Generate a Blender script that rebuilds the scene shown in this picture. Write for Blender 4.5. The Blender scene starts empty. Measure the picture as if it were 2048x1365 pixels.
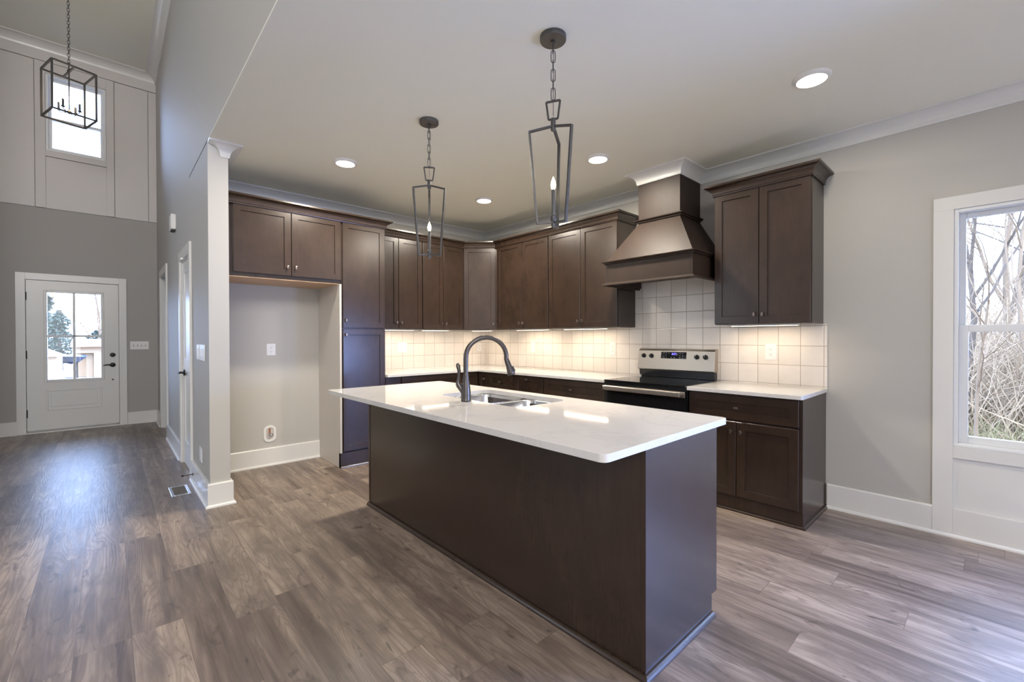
import bpy, bmesh, math, random
from mathutils import Vector, Matrix
R = math.radians
SC = bpy.context.scene
COL = SC.collection

# ------------------------------------------------------------------ camera
CAM = Vector((-4.0699, -5.0339, 1.3102))
def make_camera():
    yaw, pitch, roll, fpx = 0.8305, -0.0078, -0.0024, 882.41
    fw = Vector((math.cos(yaw), math.sin(yaw), 0)); rt = Vector((math.sin(yaw), -math.cos(yaw), 0)); up = Vector((0, 0, 1))
    f2 = fw * math.cos(pitch) + up * math.sin(pitch)
    u2 = up * math.cos(pitch) - fw * math.sin(pitch)
    r3 = rt * math.cos(roll) + u2 * math.sin(roll)
    u3 = u2 * math.cos(roll) - rt * math.sin(roll)
    cd = bpy.data.cameras.new('camera')
    cd.sensor_width = 36.0
    cd.lens = 36.0 * fpx / 2048.0
    cd.clip_start = 0.05; cd.clip_end = 300
    co = bpy.data.objects.new('camera', cd)
    COL.objects.link(co)
    m = Matrix((r3, u3, -f2)).transposed().to_4x4()
    m.translation = CAM
    co.matrix_world = m
    SC.camera = co
make_camera()

# ------------------------------------------------------------------ exposure, sky, daylight
SC.view_settings.view_transform = 'Standard'
SC.view_settings.look = 'None'
SC.view_settings.gamma = 1.0
SC.view_settings.use_curve_mapping = False
SC.view_settings.exposure = 0.16
SKY_COLOR = (0.40, 0.58, 1.0)
SKY_STRENGTH = 15.0
w = bpy.data.worlds.new('sky'); SC.world = w
w.use_nodes = True
bg = w.node_tree.nodes['Background']
bg.inputs['Color'].default_value = (*SKY_COLOR, 1)
bg.inputs['Strength'].default_value = SKY_STRENGTH

def area(name, loc, aim, sx, sy, power, color, portal=False, shape='RECTANGLE', spread=180):
    l = bpy.data.lights.new(name, 'AREA')
    l.shape = shape; l.size = sx
    if shape in ('RECTANGLE', 'ELLIPSE'): l.size_y = sy
    l.energy = power; l.color = color
    l.spread = R(spread)
    if portal: l.cycles.is_portal = True
    o = bpy.data.objects.new(name, l)
    COL.objects.link(o)
    o.location = loc
    o.rotation_euler = Vector(aim).to_track_quat('-Z', 'Y').to_euler()
    return o
DAY = (0.42, 0.60, 1.0)
DAYW = (0.80, 0.90, 1.0)
# area lamps for daylight from behind and beside the camera; no openings modelled there
area('rear_fill_light', (-1.5, -8.70, 1.12), (0, 1, 0.05), 2.5, 2.1, 26, (1,.97,.93))  # added neutral fill from the rear, lifts the ceiling; no patio door here
area('rear_left_fill_light', (-6.1, -8.70, 1.7), (0, 1, 0), 2.6, 2.4, 62, DAYW)  # added fill in front of the solid rear wall, brightens the great room
area('left_window_daylight', (-7.92, 0.2, 1.9), (1, 0, 0), 1.6, 2.6, 30, (.78,.88,1))
area('high_rear_fill_light', (-6.0, -8.70, 4.3), (0, 1, -0.1), 3.0, 1.2, 250, (1,.95,.94))  # added high fill that brightens the entry boards; no clerestory here
area('blue_side_fill_light', (-0.03, -6.55, 0.72), (-1, 0.2, -0.38), 1.35, 1.3, 330, (.29, .45, 1.0), spread=150)  # added blue lamp for sheen on island end, cabinets and floor; no door here
# portals that guide the sky through the openings in view
area('window_portal', (0.16, -5.31, 1.36), (-1, 0, 0), 0.92, 1.52, 1, (1, 1, 1), portal=True)
area('door_glass_portal', (-4.43, 4.0, 1.35), (0, -1, 0), 0.56, 1.24, 1, (1, 1, 1), portal=True)
area('high_window_portal', (-4.39, 4.1, 4.47), (0, -1, 0), 0.62, 1.06, 1, (1, 1, 1), portal=True)
SUN = bpy.data.lights.new('sun', 'SUN'); SUN.energy = 3.0; SUN.angle = R(3); SUN.color = (1.0, 0.95, 0.88)
so = bpy.data.objects.new('sun', SUN); COL.objects.link(so)
so.rotation_euler = Vector((0.62, 0.5, -0.6)).to_track_quat('-Z', 'Y').to_euler()

# ------------------------------------------------------------------ mesh helpers
class MB:
    def __init__(s): s.v = []; s.f = []
    def add(s, vs, fs):
        o = len(s.v); s.v += [tuple(p) for p in vs]; s.f += [tuple(i + o for i in f) for f in fs]; return s
    def box(s, a, b):
        x0, x1 = sorted((a[0], b[0])); y0, y1 = sorted((a[1], b[1])); z0, z1 = sorted((a[2], b[2]))
        return s.add([(x0,y0,z0),(x1,y0,z0),(x1,y1,z0),(x0,y1,z0),(x0,y0,z1),(x1,y0,z1),(x1,y1,z1),(x0,y1,z1)],
                     [(0,3,2,1),(4,5,6,7),(0,1,5,4),(1,2,6,5),(2,3,7,6),(3,0,4,7)])
    def prism(s, poly, z0, z1):
        n = len(poly)
        if sum(poly[i][0]*poly[(i+1)%n][1]-poly[(i+1)%n][0]*poly[i][1] for i in range(n)) < 0: poly = poly[::-1]
        return s.add([(x,y,z0) for x,y in poly]+[(x,y,z1) for x,y in poly],
                     [tuple(range(n-1,-1,-1)), tuple(range(n,2*n))]+[(i,(i+1)%n,(i+1)%n+n,i+n) for i in range(n)])
    def bar(s, p, q, w, h=None, upv=(0,0,1)):
        # rectangular bar between two points
        h = h or w; p = Vector(p); q = Vector(q); d = (q-p).normalized(); u = Vector(upv)
        if abs(d.dot(u)) > .99: u = Vector((1,0,0))
        sd = d.cross(u).normalized(); u = sd.cross(d).normalized()
        c = [(-w/2,-h/2),(w/2,-h/2),(w/2,h/2),(-w/2,h/2)]
        return s.add([p+sd*a+u*b for a,b in c]+[q+sd*a+u*b for a,b in c],
                     [(0,1,2,3),(7,6,5,4),(1,0,4,5),(2,1,5,6),(3,2,6,7),(0,3,7,4)])
    def tube(s, pts, rad, n=12, cap=True, closed=False):
        pts = [Vector(p) for p in pts]; m = len(pts)
        rad = rad if isinstance(rad, (list, tuple)) else [rad]*m
        prev = None; vs = []
        for i, p in enumerate(pts):
            a = pts[i-1] if (i or closed) else p; b = pts[(i+1) % m] if (i < m-1 or closed) else p
            d = (b-a).normalized()
            if prev is None:
                t = Vector((0,0,1)) if abs(d.z) < .9 else Vector((1,0,0)); u = d.cross(t).normalized()
            else:
                u = (prev - d*prev.dot(d)).normalized()
            prev = u; w_ = d.cross(u)
            for k in range(n):
                an = 2*math.pi*k/n
                vs.append(p + (u*math.cos(an)+w_*math.sin(an))*rad[i])
        fs = []
        for i in range(m if closed else m-1):
            j = (i+1) % m
            for k in range(n): fs.append((i*n+k, i*n+(k+1)%n, j*n+(k+1)%n, j*n+k))
        if cap and not closed: fs += [tuple(range(n-1,-1,-1)), tuple((m-1)*n+k for k in range(n))]
        return s.add(vs, fs)
    def lathe(s, prof, n=24, o=(0,0,0), axis='z'):
        vs = []; m = len(prof)
        for r, z in prof:
            for k in range(n):
                a = 2*math.pi*k/n; x, y = r*math.cos(a), r*math.sin(a)
                q = (x,y,z) if axis == 'z' else ((x,-z,y) if axis == 'y' else (z,x,y))
                vs.append((q[0]+o[0], q[1]+o[1], q[2]+o[2]))
        fs = [(i*n+k, i*n+(k+1)%n, (i+1)*n+(k+1)%n, (i+1)*n+k) for i in range(m-1) for k in range(n)]
        fs += [tuple(range(n-1,-1,-1)), tuple((m-1)*n+k for k in range(n))]
        return s.add(vs, fs)
    def sweep(s, path, prof, side=1, closed=False):
        # profile of (out, z) carried along a plan path with mitred corners; side 1 = left of travel, -1 = right
        n = len(path); m = len(prof); vs = []
        def nrm(a, b):
            d = Vector((b[0]-a[0], b[1]-a[1])).normalized(); return Vector((-d.y, d.x))*side
        for i, p in enumerate(path):
            a = path[i-1] if (i or closed) else None; b = path[(i+1)%n] if (i < n-1 or closed) else None
            if a is None: mt = nrm(p, b)
            elif b is None: mt = nrm(a, p)
            else:
                n1, n2 = nrm(a, p), nrm(p, b); mt = (n1+n2)/(1+n1.dot(n2))
            for o, z in prof: vs.append((p[0]+mt.x*o, p[1]+mt.y*o, z))
        fs = [(i*m+k, ((i+1)%n)*m+k, ((i+1)%n)*m+(k+1)%m, i*m+(k+1)%m) for i in range(n if closed else n-1) for k in range(m)]
        if not closed: fs += [tuple(range(m)), tuple((n-1)*m+k for k in range(m-1,-1,-1))]
        return s.add(vs, fs)
    def sphere(s, c, r, n=12, sq=(1,1,1)):
        prof = [(max(1e-4, r*math.sin(math.pi*i/n)), -r*math.cos(math.pi*i/n)) for i in range(n+1)]
        o = len(s.v); s.lathe(prof, n*2)
        for i in range(o, len(s.v)):
            x,y,z = s.v[i]; s.v[i] = (x*sq[0]+c[0], y*sq[1]+c[1], z*sq[2]+c[2])
        return s
    def build(s, name, mat, parent=None, smooth=False, bevel=0, seg=2, loc=None, extra=None):
        me = bpy.data.meshes.new(name)
        me.from_pydata(s.v, [], s.f); me.update()
        bm = bmesh.new(); bm.from_mesh(me); bmesh.ops.recalc_face_normals(bm, faces=bm.faces); bm.to_mesh(me); bm.free()
        me.materials.append(mat)
        if extra:      # (first face, material): a printed pattern on the part
            me.materials.append(extra[1])
            for p in me.polygons:
                if p.index >= extra[0]: p.material_index = 1
        if smooth:
            me.polygons.foreach_set('use_smooth', [True]*len(me.polygons))
            me.set_sharp_from_angle(angle=R(40))
        o = bpy.data.objects.new(name, me); COL.objects.link(o)
        if parent: o.parent = parent
        if loc: o.location = loc
        if bevel:
            b = o.modifiers.new('bevel', 'BEVEL'); b.width = bevel; b.segments = seg; b.limit_method = 'ANGLE'; b.angle_limit = R(40)
            b.harden_normals = False
        return o
def tag(o, label, cat, group=None, kind=None):
    if label: o['label'] = label
    if cat: o['category'] = cat
    if group: o['group'] = group
    if kind: o['kind'] = kind
    return o
def thing(name, label, cat, loc=(0,0,0), rz=0, group=None):
    o = bpy.data.objects.new(name, None); COL.objects.link(o); o.empty_display_size = .1
    o.location = loc; o.rotation_euler = (0,0,rz)
    return tag(o, label, cat, group)
def struct(o): o['kind'] = 'structure'; return o
def struct_root(name, loc=(0,0,0), rz=0):
    o = bpy.data.objects.new(name, None); COL.objects.link(o); o.location = loc; o.rotation_euler = (0,0,rz); return struct(o)
def copy_tree(o, parent=None):
    c = o.copy(); COL.objects.link(c)
    if parent: c.parent = parent
    for ch in list(o.children): copy_tree(ch, c)
    return c

# ------------------------------------------------------------------ materials
def mat(name, color, rough=.5, metal=0, spec=.5, coat=0, bump=None, noise=None, emit=None, strength=0):
    m = bpy.data.materials.new(name); m.use_nodes = True
    nt = m.node_tree; b = nt.nodes['Principled BSDF']
    b.inputs['Base Color'].default_value = (*color, 1); b.inputs['Roughness'].default_value = rough
    b.inputs['Metallic'].default_value = metal; b.inputs['Specular IOR Level'].default_value = spec
    b.inputs['Coat Weight'].default_value = coat; b.inputs['Coat Roughness'].default_value = .15
    if emit: b.inputs['Emission Color'].default_value = (*emit, 1); b.inputs['Emission Strength'].default_value = strength
    tc = nt.nodes.new('ShaderNodeTexCoord')
    if noise:   # (scale vec, amount) colour mottling
        mp = nt.nodes.new('ShaderNodeMapping'); mp.inputs['Scale'].default_value = noise[0]
        nz = nt.nodes.new('ShaderNodeTexNoise'); nz.inputs['Scale'].default_value = 1; nz.inputs['Detail'].default_value = 5
        nt.links.new(tc.outputs['Object'], mp.inputs[0]); nt.links.new(mp.outputs[0], nz.inputs['Vector'])
        mx = nt.nodes.new('ShaderNodeMix'); mx.data_type = 'RGBA'
        a = noise[1]; mx.inputs[6].default_value = (*[c*(1-a) for c in color], 1); mx.inputs[7].default_value = (*[min(1, c*(1+a)) for c in color], 1)
        nt.links.new(nz.outputs['Fac'], mx.inputs[0]); nt.links.new(mx.outputs[2], b.inputs['Base Color'])
    if bump:    # (scale, strength)
        nb = nt.nodes.new('ShaderNodeTexNoise'); nb.inputs['Scale'].default_value = bump[0]; nb.inputs['Detail'].default_value = 3
        bp = nt.nodes.new('ShaderNodeBump'); bp.inputs['Strength'].default_value = bump[1]; bp.inputs['Distance'].default_value = .002
        nt.links.new(tc.outputs['Object'], nb.inputs['Vector']); nt.links.new(nb.outputs['Fac'], bp.inputs['Height']); nt.links.new(bp.outputs[0], b.inputs['Normal'])
    return m
class NT:
    def __init__(s, m): s.t = m.node_tree
    def n(s, typ, **kw):
        nd = s.t.nodes.new(typ)
        for k, v in kw.items(): setattr(nd, k, v)
        return nd
    def l(s, a, b): s.t.links.new(a, b)
    def math(s, op, a, b=None, c=None):
        nd = s.n('ShaderNodeMath', operation=op)
        for i, q in enumerate((a, b, c)):
            if q is None: continue
            if isinstance(q, (int, float)): nd.inputs[i].default_value = q
            else: s.l(q, nd.inputs[i])
        return nd.outputs[0]
    def xyz(s, x, y, z=0):
        nd = s.n('ShaderNodeCombineXYZ')
        for i, q in enumerate((x, y, z)):
            if isinstance(q, (int, float)): nd.inputs[i].default_value = q
            else: s.l(q, nd.inputs[i])
        return nd.outputs[0]
    def mix(s, f, a, b):
        nd = s.n('ShaderNodeMix', data_type='RGBA')
        for i, q in ((0, f), (6, a), (7, b)):
            if isinstance(q, (int, float)): nd.inputs[i].default_value = q
            elif isinstance(q, tuple): nd.inputs[i].default_value = (*q, 1)
            else: s.l(q, nd.inputs[i])
        return nd.outputs[2]
    def noise(s, vec, scale, detail=3, rough=.55, dist=0):
        nd = s.n('ShaderNodeTexNoise'); nd.inputs['Scale'].default_value = scale; nd.inputs['Detail'].default_value = detail
        nd.inputs['Roughness'].default_value = rough; nd.inputs['Distortion'].default_value = dist
        s.l(vec, nd.inputs['Vector']); return nd.outputs['Fac']
    def ramp(s, f, a, b):
        nd = s.n('ShaderNodeMapRange'); nd.inputs[1].default_value = a; nd.inputs[2].default_value = b
        s.l(f, nd.inputs[0]); return nd.outputs[0]
def floor_material():
    m = mat('vinyl_plank', (.3,.22,.16), .36); q = NT(m); b = m.node_tree.nodes['Principled BSDF']
    sp = q.n('ShaderNodeSeparateXYZ'); tc = q.n('ShaderNodeTexCoord'); q.l(tc.outputs['Object'], sp.inputs[0])
    W, L = .182, 1.22
    xr = q.math('DIVIDE', sp.outputs[0], W); row = q.math('FLOOR', xr)
    wn = q.n('ShaderNodeTexWhiteNoise', noise_dimensions='1D'); q.l(row, wn.inputs['W'])
    yr = q.math('ADD', q.math('DIVIDE', sp.outputs[1], L), wn.outputs['Value']); colm = q.math('FLOOR', yr)
    w2 = q.n('ShaderNodeTexWhiteNoise', noise_dimensions='2D'); q.l(q.xyz(row, colm), w2.inputs['Vector'])
    r1 = w2.outputs['Value']; sc = q.n('ShaderNodeSeparateColor'); q.l(w2.outputs['Color'], sc.inputs[0]); r2 = sc.outputs[1]
    ox = q.math('MULTIPLY', r1, 37.0); oy = q.math('MULTIPLY', r2, 53.0)
    gx = q.math('ADD', sp.outputs[0], ox); gy = q.math('ADD', sp.outputs[1], oy)
    low = q.noise(q.xyz(q.math('MULTIPLY', gx, 6.0), q.math('MULTIPLY', gy, .62), oy), 1, 2, .5, .25)
    rings = q.math('SINE', q.math('MULTIPLY', low, 150.0))
    fine = q.noise(q.xyz(q.math('MULTIPLY', gx, 150), q.math('MULTIPLY', gy, 4), ox), 1, 4, .6)
    mid = q.noise(q.xyz(q.math('MULTIPLY', gx, 17), q.math('MULTIPLY', gy, 1.1), ox), 1, 4, .6, .3)
    blot = q.noise(q.xyz(q.math('MULTIPLY', gx, 7), q.math('MULTIPLY', gy, 2.4), oy), 1, 4, .6, .5)
    knot = q.noise(q.xyz(q.math('MULTIPLY', gx, 14), q.math('MULTIPLY', gy, 6), oy), 1, 3, .65, .9)
    tone = q.math('ADD', q.math('MULTIPLY', r1, .36), q.math('MULTIPLY', q.ramp(mid, .3, .72), .64))
    c = q.mix(q.ramp(tone, .12, .82), (.092,.067,.054), (.40,.315,.25))
    c = q.mix(q.math('MULTIPLY', q.ramp(blot, .46, .66), .65), c, (.120,.092,.077))
    c = q.mix(q.math('MULTIPLY', q.ramp(rings, .2, 1.0), q.math('MULTIPLY', q.ramp(mid, .32, .55), .42)), c, (.12,.083,.062))
    c = q.mix(q.math('MULTIPLY', q.ramp(fine, .5, .7), .38), c, (.16,.115,.088))
    c = q.mix(q.math('MULTIPLY', q.ramp(knot, .61, .72), .75), c, (.06,.044,.036))
    fx = q.math('FRACT', xr); fy = q.math('FRACT', yr)
    ex = q.math('MINIMUM', fx, q.math('SUBTRACT', 1.0, fx)); ey = q.math('MINIMUM', fy, q.math('SUBTRACT', 1.0, fy))
    seam = q.math('MAXIMUM', q.math('LESS_THAN', ex, .0065), q.math('LESS_THAN', ey, .0012))
    c = q.mix(q.math('MULTIPLY', seam, .5), c, (.07,.05,.04))
    q.l(c, b.inputs['Base Color'])
    q.l(q.math('ADD', .27, q.math('MULTIPLY', fine, .2)), b.inputs['Roughness'])
    bp = q.n('ShaderNodeBump'); bp.inputs['Strength'].default_value = .35; bp.inputs['Distance'].default_value = .0012
    hgt = q.math('SUBTRACT', q.math('ADD', q.math('MULTIPLY', fine, .6), q.math('MULTIPLY', rings, .18)), q.math('MULTIPLY', seam, 1.2))
    q.l(hgt, bp.inputs['Height']); q.l(bp.outputs[0], b.inputs['Normal'])
    return m
def tile_material(name, axis, a0, z0):
    m = mat(name, (.72,.67,.61), .22); q = NT(m); b = m.node_tree.nodes['Principled BSDF']
    sp = q.n('ShaderNodeSeparateXYZ'); tc = q.n('ShaderNodeTexCoord'); q.l(tc.outputs['Object'], sp.inputs[0])
    S = .1563
    u = q.math('DIVIDE', q.math('SUBTRACT', sp.outputs[axis], a0), S); v = q.math('DIVIDE', q.math('SUBTRACT', sp.outputs[2], z0), .1575)
    iu, iv = q.math('FLOOR', u), q.math('FLOOR', v); fu, fv = q.math('FRACT', u), q.math('FRACT', v)
    e = q.math('MINIMUM', q.math('MINIMUM', fu, q.math('SUBTRACT', 1.0, fu)), q.math('MINIMUM', fv, q.math('SUBTRACT', 1.0, fv)))
    w2 = q.n('ShaderNodeTexWhiteNoise', noise_dimensions='2D'); q.l(q.xyz(iu, iv), w2.inputs['Vector'])
    nz = q.noise(tc.outputs['Object'], 14, 3)
    c = q.mix(w2.outputs['Value'], (.74,.69,.635), (.83,.785,.73))
    c = q.mix(q.math('MULTIPLY', q.ramp(nz, .4, .75), .3), c, (.70,.65,.60))
    g = q.math('LESS_THAN', e, .012)
    c = q.mix(g, c, (.40,.335,.28))
    q.l(c, b.inputs['Base Color']); q.l(q.math('ADD', .2, q.math('MULTIPLY', g, .6)), b.inputs['Roughness'])
    bp = q.n('ShaderNodeBump'); bp.inputs['Strength'].default_value = .45; bp.inputs['Distance'].default_value = .003
    q.l(q.math('ADD', q.ramp(e, 0, .03), q.math('ADD', q.math('MULTIPLY', q.noise(tc.outputs['Object'], 22, 2), .9), q.math('MULTIPLY', w2.outputs['Value'], .4))), bp.inputs['Height'])
    q.l(bp.outputs[0], b.inputs['Normal'])
    return m
def wood_material(name, dark, light, rough=.36):
    m = mat(name, dark, rough); q = NT(m); b = m.node_tree.nodes['Principled BSDF']
    tc = q.n('ShaderNodeTexCoord'); sp = q.n('ShaderNodeSeparateXYZ'); q.l(tc.outputs['Object'], sp.inputs[0])
    h = q.math('ADD', sp.outputs[0], q.math('MULTIPLY', sp.outputs[1], 1.3))
    a = q.noise(q.xyz(q.math('MULTIPLY', h, 6), q.math('MULTIPLY', sp.outputs[2], 3.5)), 1, 4, .6)
    g = q.noise(q.xyz(q.math('MULTIPLY', h, 90), q.math('MULTIPLY', sp.outputs[2], 5)), 1, 3, .6)
    c = q.mix(q.ramp(a, .25, .75), dark, light)
    c = q.mix(q.math('MULTIPLY', q.ramp(g, .45, .75), .25), c, tuple(x*.55 for x in dark))
    q.l(c, b.inputs['Base Color'])
    b.inputs['Roughness'].default_value = rough
    b.inputs['Specular IOR Level'].default_value = .62
    return m
def quartz_material():
    m = mat('quartz', (.78,.76,.735), .055); q = NT(m); b = m.node_tree.nodes['Principled BSDF']
    tc = q.n('ShaderNodeTexCoord')
    v = q.noise(tc.outputs['Object'], 1.7, 6, .62, 1.2)
    vein = q.math('SUBTRACT', 1.0, q.ramp(q.math('ABSOLUTE', q.math('SUBTRACT', v, .5)), 0, .03))
    sp = q.noise(tc.outputs['Object'], 260, 2)
    c = q.mix(q.math('MULTIPLY', vein, .25), (.67,.65,.63), (.50,.485,.475))
    c = q.mix(q.math('MULTIPLY', q.ramp(sp, .6, .75), .18), c, (.54,.525,.51))
    q.l(c, b.inputs['Base Color']); return m
def glass_material():
    m = bpy.data.materials.new('window_glass'); m.use_nodes = True; nt = m.node_tree; nt.nodes.clear()
    out = nt.nodes.new('ShaderNodeOutputMaterial'); mx = nt.nodes.new('ShaderNodeMixShader')
    tr = nt.nodes.new('ShaderNodeBsdfTransparent'); gl = nt.nodes.new('ShaderNodeBsdfGlossy'); gl.inputs['Roughness'].default_value = .01
    fr = nt.nodes.new('ShaderNodeFresnel'); fr.inputs['IOR'].default_value = 1.45
    nt.links.new(fr.outputs[0], mx.inputs[0]); nt.links.new(tr.outputs[0], mx.inputs[1]); nt.links.new(gl.outputs[0], mx.inputs[2]); nt.links.new(mx.outputs[0], out.inputs[0])
    return m
def steel_material(name, color, rough):
    m = mat(name, color, rough, metal=1); q = NT(m); b = m.node_tree.nodes['Principled BSDF']
    tc = q.n('ShaderNodeTexCoord'); sp = q.n('ShaderNodeSeparateXYZ'); q.l(tc.outputs['Object'], sp.inputs[0])
    n = q.noise(q.xyz(q.math('MULTIPLY', sp.outputs[0], 6), q.math('MULTIPLY', sp.outputs[1], 6), q.math('MULTIPLY', sp.outputs[2], 700)), 1, 2)
    q.l(q.math('ADD', rough-.06, q.math('MULTIPLY', n, .14)), b.inputs['Roughness']); return m
M = {}
M['wall'] = mat('greige_wall_paint', (.50,.485,.45), .6, bump=(240, .06))
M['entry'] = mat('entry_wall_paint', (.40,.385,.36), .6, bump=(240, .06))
M['ceil'] = mat('ceiling_paint', (.85,.84,.735), .75, bump=(240, .05))
M['trim'] = mat('white_trim_paint', (.74,.73,.70), .28, bump=(60, .02))
M['board'] = mat('white_board_paint', (.66,.63,.61), .45, bump=(60, .02))
M['vinyl'] = mat('white_vinyl_sash', (.80,.81,.81), .32, bump=(60, .02))
M['floor'] = floor_material()
M['wood'] = wood_material('espresso_stain', (.029,.0172,.0117), (.0445,.0265,.0178), .27)
M['woodh'] = wood_material('espresso_stain_satin', (.028,.0172,.0124), (.040,.0245,.0175), .50)
M['woodh'].node_tree.nodes['Principled BSDF'].inputs['Specular IOR Level'].default_value = .32
M['woodl'] = wood_material('maple_interior', (.50,.31,.18), (.62,.42,.26), .45)
M['panel'] = mat('beige_laminate', (.58,.545,.50), .45, noise=((3,3,3), .03))
M['quartz'] = quartz_material()
M['tileR'] = tile_material('zellige_tile_right', 1, -.396, .924)
M['tileB'] = tile_material('zellige_tile_back', 0, -.2475, .924)
M['steel'] = steel_material('brushed_steel', (.52,.475,.42), .32)
M['steels'] = steel_material('satin_steel', (.66,.66,.67), .22)
M['nickel'] = mat('brushed_bronze', (.30,.25,.22), .3, metal=1, noise=((80,80,80), .1))
M['iron'] = mat('dark_bronze', (.105,.10,.094), .38, metal=.6, noise=((60,60,60), .15))
M['faucet'] = mat('venetian_bronze', (.105,.092,.085), .32, metal=.75, noise=((60,60,60), .12))
M['black'] = mat('black_hardware', (.018,.017,.017), .4, metal=.4, noise=((60,60,60), .1))
M['bglass'] = mat('black_glass', (.008,.008,.009), .06, noise=((20,20,20), .1))
M['benamel'] = mat('black_enamel', (.012,.012,.013), .18, noise=((20,20,20), .1))
M['plastic'] = mat('white_plastic', (.80,.79,.77), .3, noise=((40,40,40), .02))
M['slot'] = mat('dark_slot', (.06,.055,.05), .6, noise=((40,40,40), .1))
M['copper'] = mat('copper_pipe', (.72,.33,.2), .3, metal=1, noise=((60,60,60), .1))
M['ivory'] = mat('candle_sleeve', (.10,.095,.09), .45, metal=.3, noise=((60,60,60), .1))
M['glass'] = glass_material()
M['bulb'] = mat('lit_bulb', (1,.85,.6), .3, emit=(1,.80,.52), strength=9, noise=((30,30,30), .02))
M['lens'] = mat('lit_lens', (1,.97,.9), .3, emit=(1,.95,.86), strength=6, noise=((30,30,30), .02))
M['led'] = mat('lit_strip', (1,.9,.75), .3, emit=(1,.86,.66), strength=8, noise=((30,30,30), .02))
M['digit'] = mat('blue_display', (.1,.1,.8), .3, emit=(.22,.2,1.0), strength=2.2, noise=((30,30,30), .02))
M['legend'] = mat('pale_legend', (.32,.32,.33), .5, noise=((30,30,30), .05))
# ------------------------------------------------------------------ the room shell
H, H2 = 2.827, 5.42
XW, XK = -3.5, -3.365            # partition faces: great-room side, kitchen side
def wall_cells(mb, axis, p0, p1, u0, u1, z0, z1, holes):
    us = sorted({u0, u1, *[q for h in holes for q in h[:2] if u0 < q < u1]})
    for a, b in zip(us, us[1:]):
        m = (a+b)/2
        cuts = sorted((max(z0, h[2]), min(z1, h[3])) for h in holes if h[0] <= m <= h[1])
        z = z0
        for c, d in cuts + [(z1, z1)]:
            if c > z + 1e-6:
                if axis == 'x': mb.box((p0, a, z), (p1, b, c))
                else: mb.box((a, p0, z), (b, p1, c))
            z = max(z, d)
struct(MB().box((-8.12, -8.92, -.06), (.15, 4.05, 0)).build('floor', M['floor']))
struct(MB().box((XW, -8.92, H), (.15, .12, H+.01)).build('ceiling', M['ceil']))
struct(MB().box((-8.12, -8.92, H2), (XK, 4.05, H2+.12)).build('ceiling', M['ceil']))
struct(MB().box((XK, 0, 0), (.0, .12, H)).build('wall_back', M['wall']))
m = MB(); wall_cells(m, 'x', 0, .15, -8.92, .12, 0, H, [(-5.768, -4.852, .597, 2.135)]); struct(m.build('wall_right', M['wall']))
m = MB(); wall_cells(m, 'x', XW, XK, -8.92, 3.9, 0, H2, [(-8.92, -.945, 0, H+.01), (.08, .74, 0, 2.12), (2.34, 3.2, 0, 2.2)]); struct(m.build('wall_left', M['wall']))
DX0, DX1 = -4.905, -3.960
m = MB(); wall_cells(m, 'y', 3.9, 4.05, -8.12, -1.6, 0, H2, [(DX0-.03, DX1+.03, 0, 2.15), (-4.70, -4.08, 3.94, 5.0)]); struct(m.build('wall_entry', M['entry']))
m = MB(); wall_cells(m, 'x', -8.12, -8.0, -8.92, 4.05, 0, H2, []); struct(m.build('wall_outer', M['wall']))
m = MB(); wall_cells(m, 'y', -8.92, -8.8, -8.0, 0, 0, H2, []); struct(m.build('wall_rear', M['wall']))
m = MB(); wall_cells(m, 'x', -5.52, -5.40, 1.3, 3.866, 0, H2-.14, []); struct(m.build('wall_foyer', M['wall']))
m = MB().box((-1.72, .12, 0), (-1.6, 3.9, 2.7)).box((XK, .12, 2.7), (-1.6, 3.9, 2.8)).box((XK, 1.2, 0), (-1.72, 1.3, 2.7)); struct(m.build('wall_hall', M['wall']))

# board panelling and frieze on the upper entry wall
m = MB()
for a, b, t in ((-8.0, -4.808, .018), (-4.802, -4.702, .03), (-4.078, -3.992, .03), (-3.986, -3.6, .018), (-3.594, -3.5, .022)):
    m.box((a, 3.9-t, 3.132), (b, 3.9, 5.155))
m.box((-4.702, 3.87, 5.0), (-4.078, 3.9, 5.155)).box((-4.702, 3.87, 3.855), (-4.078, 3.9, 3.94)).box((-4.702, 3.882, 3.132), (-4.078, 3.9, 3.85))
m.box((-8.0, 3.866, 5.16), (XW, 3.9, 5.30))
struct(m.build('trim_1', M['board'], bevel=.002))
# crown mouldings
def cove(H, p, d, base=0):
    pr = [(base, H-d), (base+.008, H-d), (base+.010, H-d+.008)]
    n = 8
    for i in range(n+1):
        t = math.pi/2*i/n
        pr.append((base+p-.004 - (p-.016)*math.cos(t), H-d+.010 + (d-.022)*math.sin(t)))
    return pr + [(base+p, H-.012), (base+p, H), (base, H)]
HCX, HCY0, HCY1 = -.40, -2.775, -3.185
struct(MB().sweep([(0,-8.8),(0,HCY1),(HCX,HCY1),(HCX,HCY0),(0,HCY0),(0,0),(XK,0),(XK,-.945),(XK-.045,-.945),(XK-.045,-.93)], cove(H, .09, .098)).build('trim_2', M['trim']))
struct(MB().sweep([(XW,-8.8),(XW,3.9),(-8,3.9)], cove(H2, .125, .14)).build('trim_3', M['trim']))
# baseboards with shoe moulding
BASE = [(0,0),(.034,0),(.034,.008),(.031,.015),(.026,.019),(.018,.021),(.018,.176),(.013,.183),(0,.183)]
struct(MB().sweep([(-2.362,0),(XK,0),(XK,-.945),(XW,-.945),(XW,-.022)], BASE).sweep([(XW,.842),(XW,2.25)], BASE).build('baseboard_left', M['trim']))
struct(MB().sweep([(XW,3.29),(XW,3.9),(-3.866,3.9)], BASE).sweep([(-5.0,3.9),(-5.4,3.9)], BASE).build('baseboard_entry', M['trim']))
struct(MB().sweep([(0,-5.90),(0,-5.87)], BASE).sweep([(0,-4.755),(0,-4.17)], BASE).build('baseboard_right', M['trim']))

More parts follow.
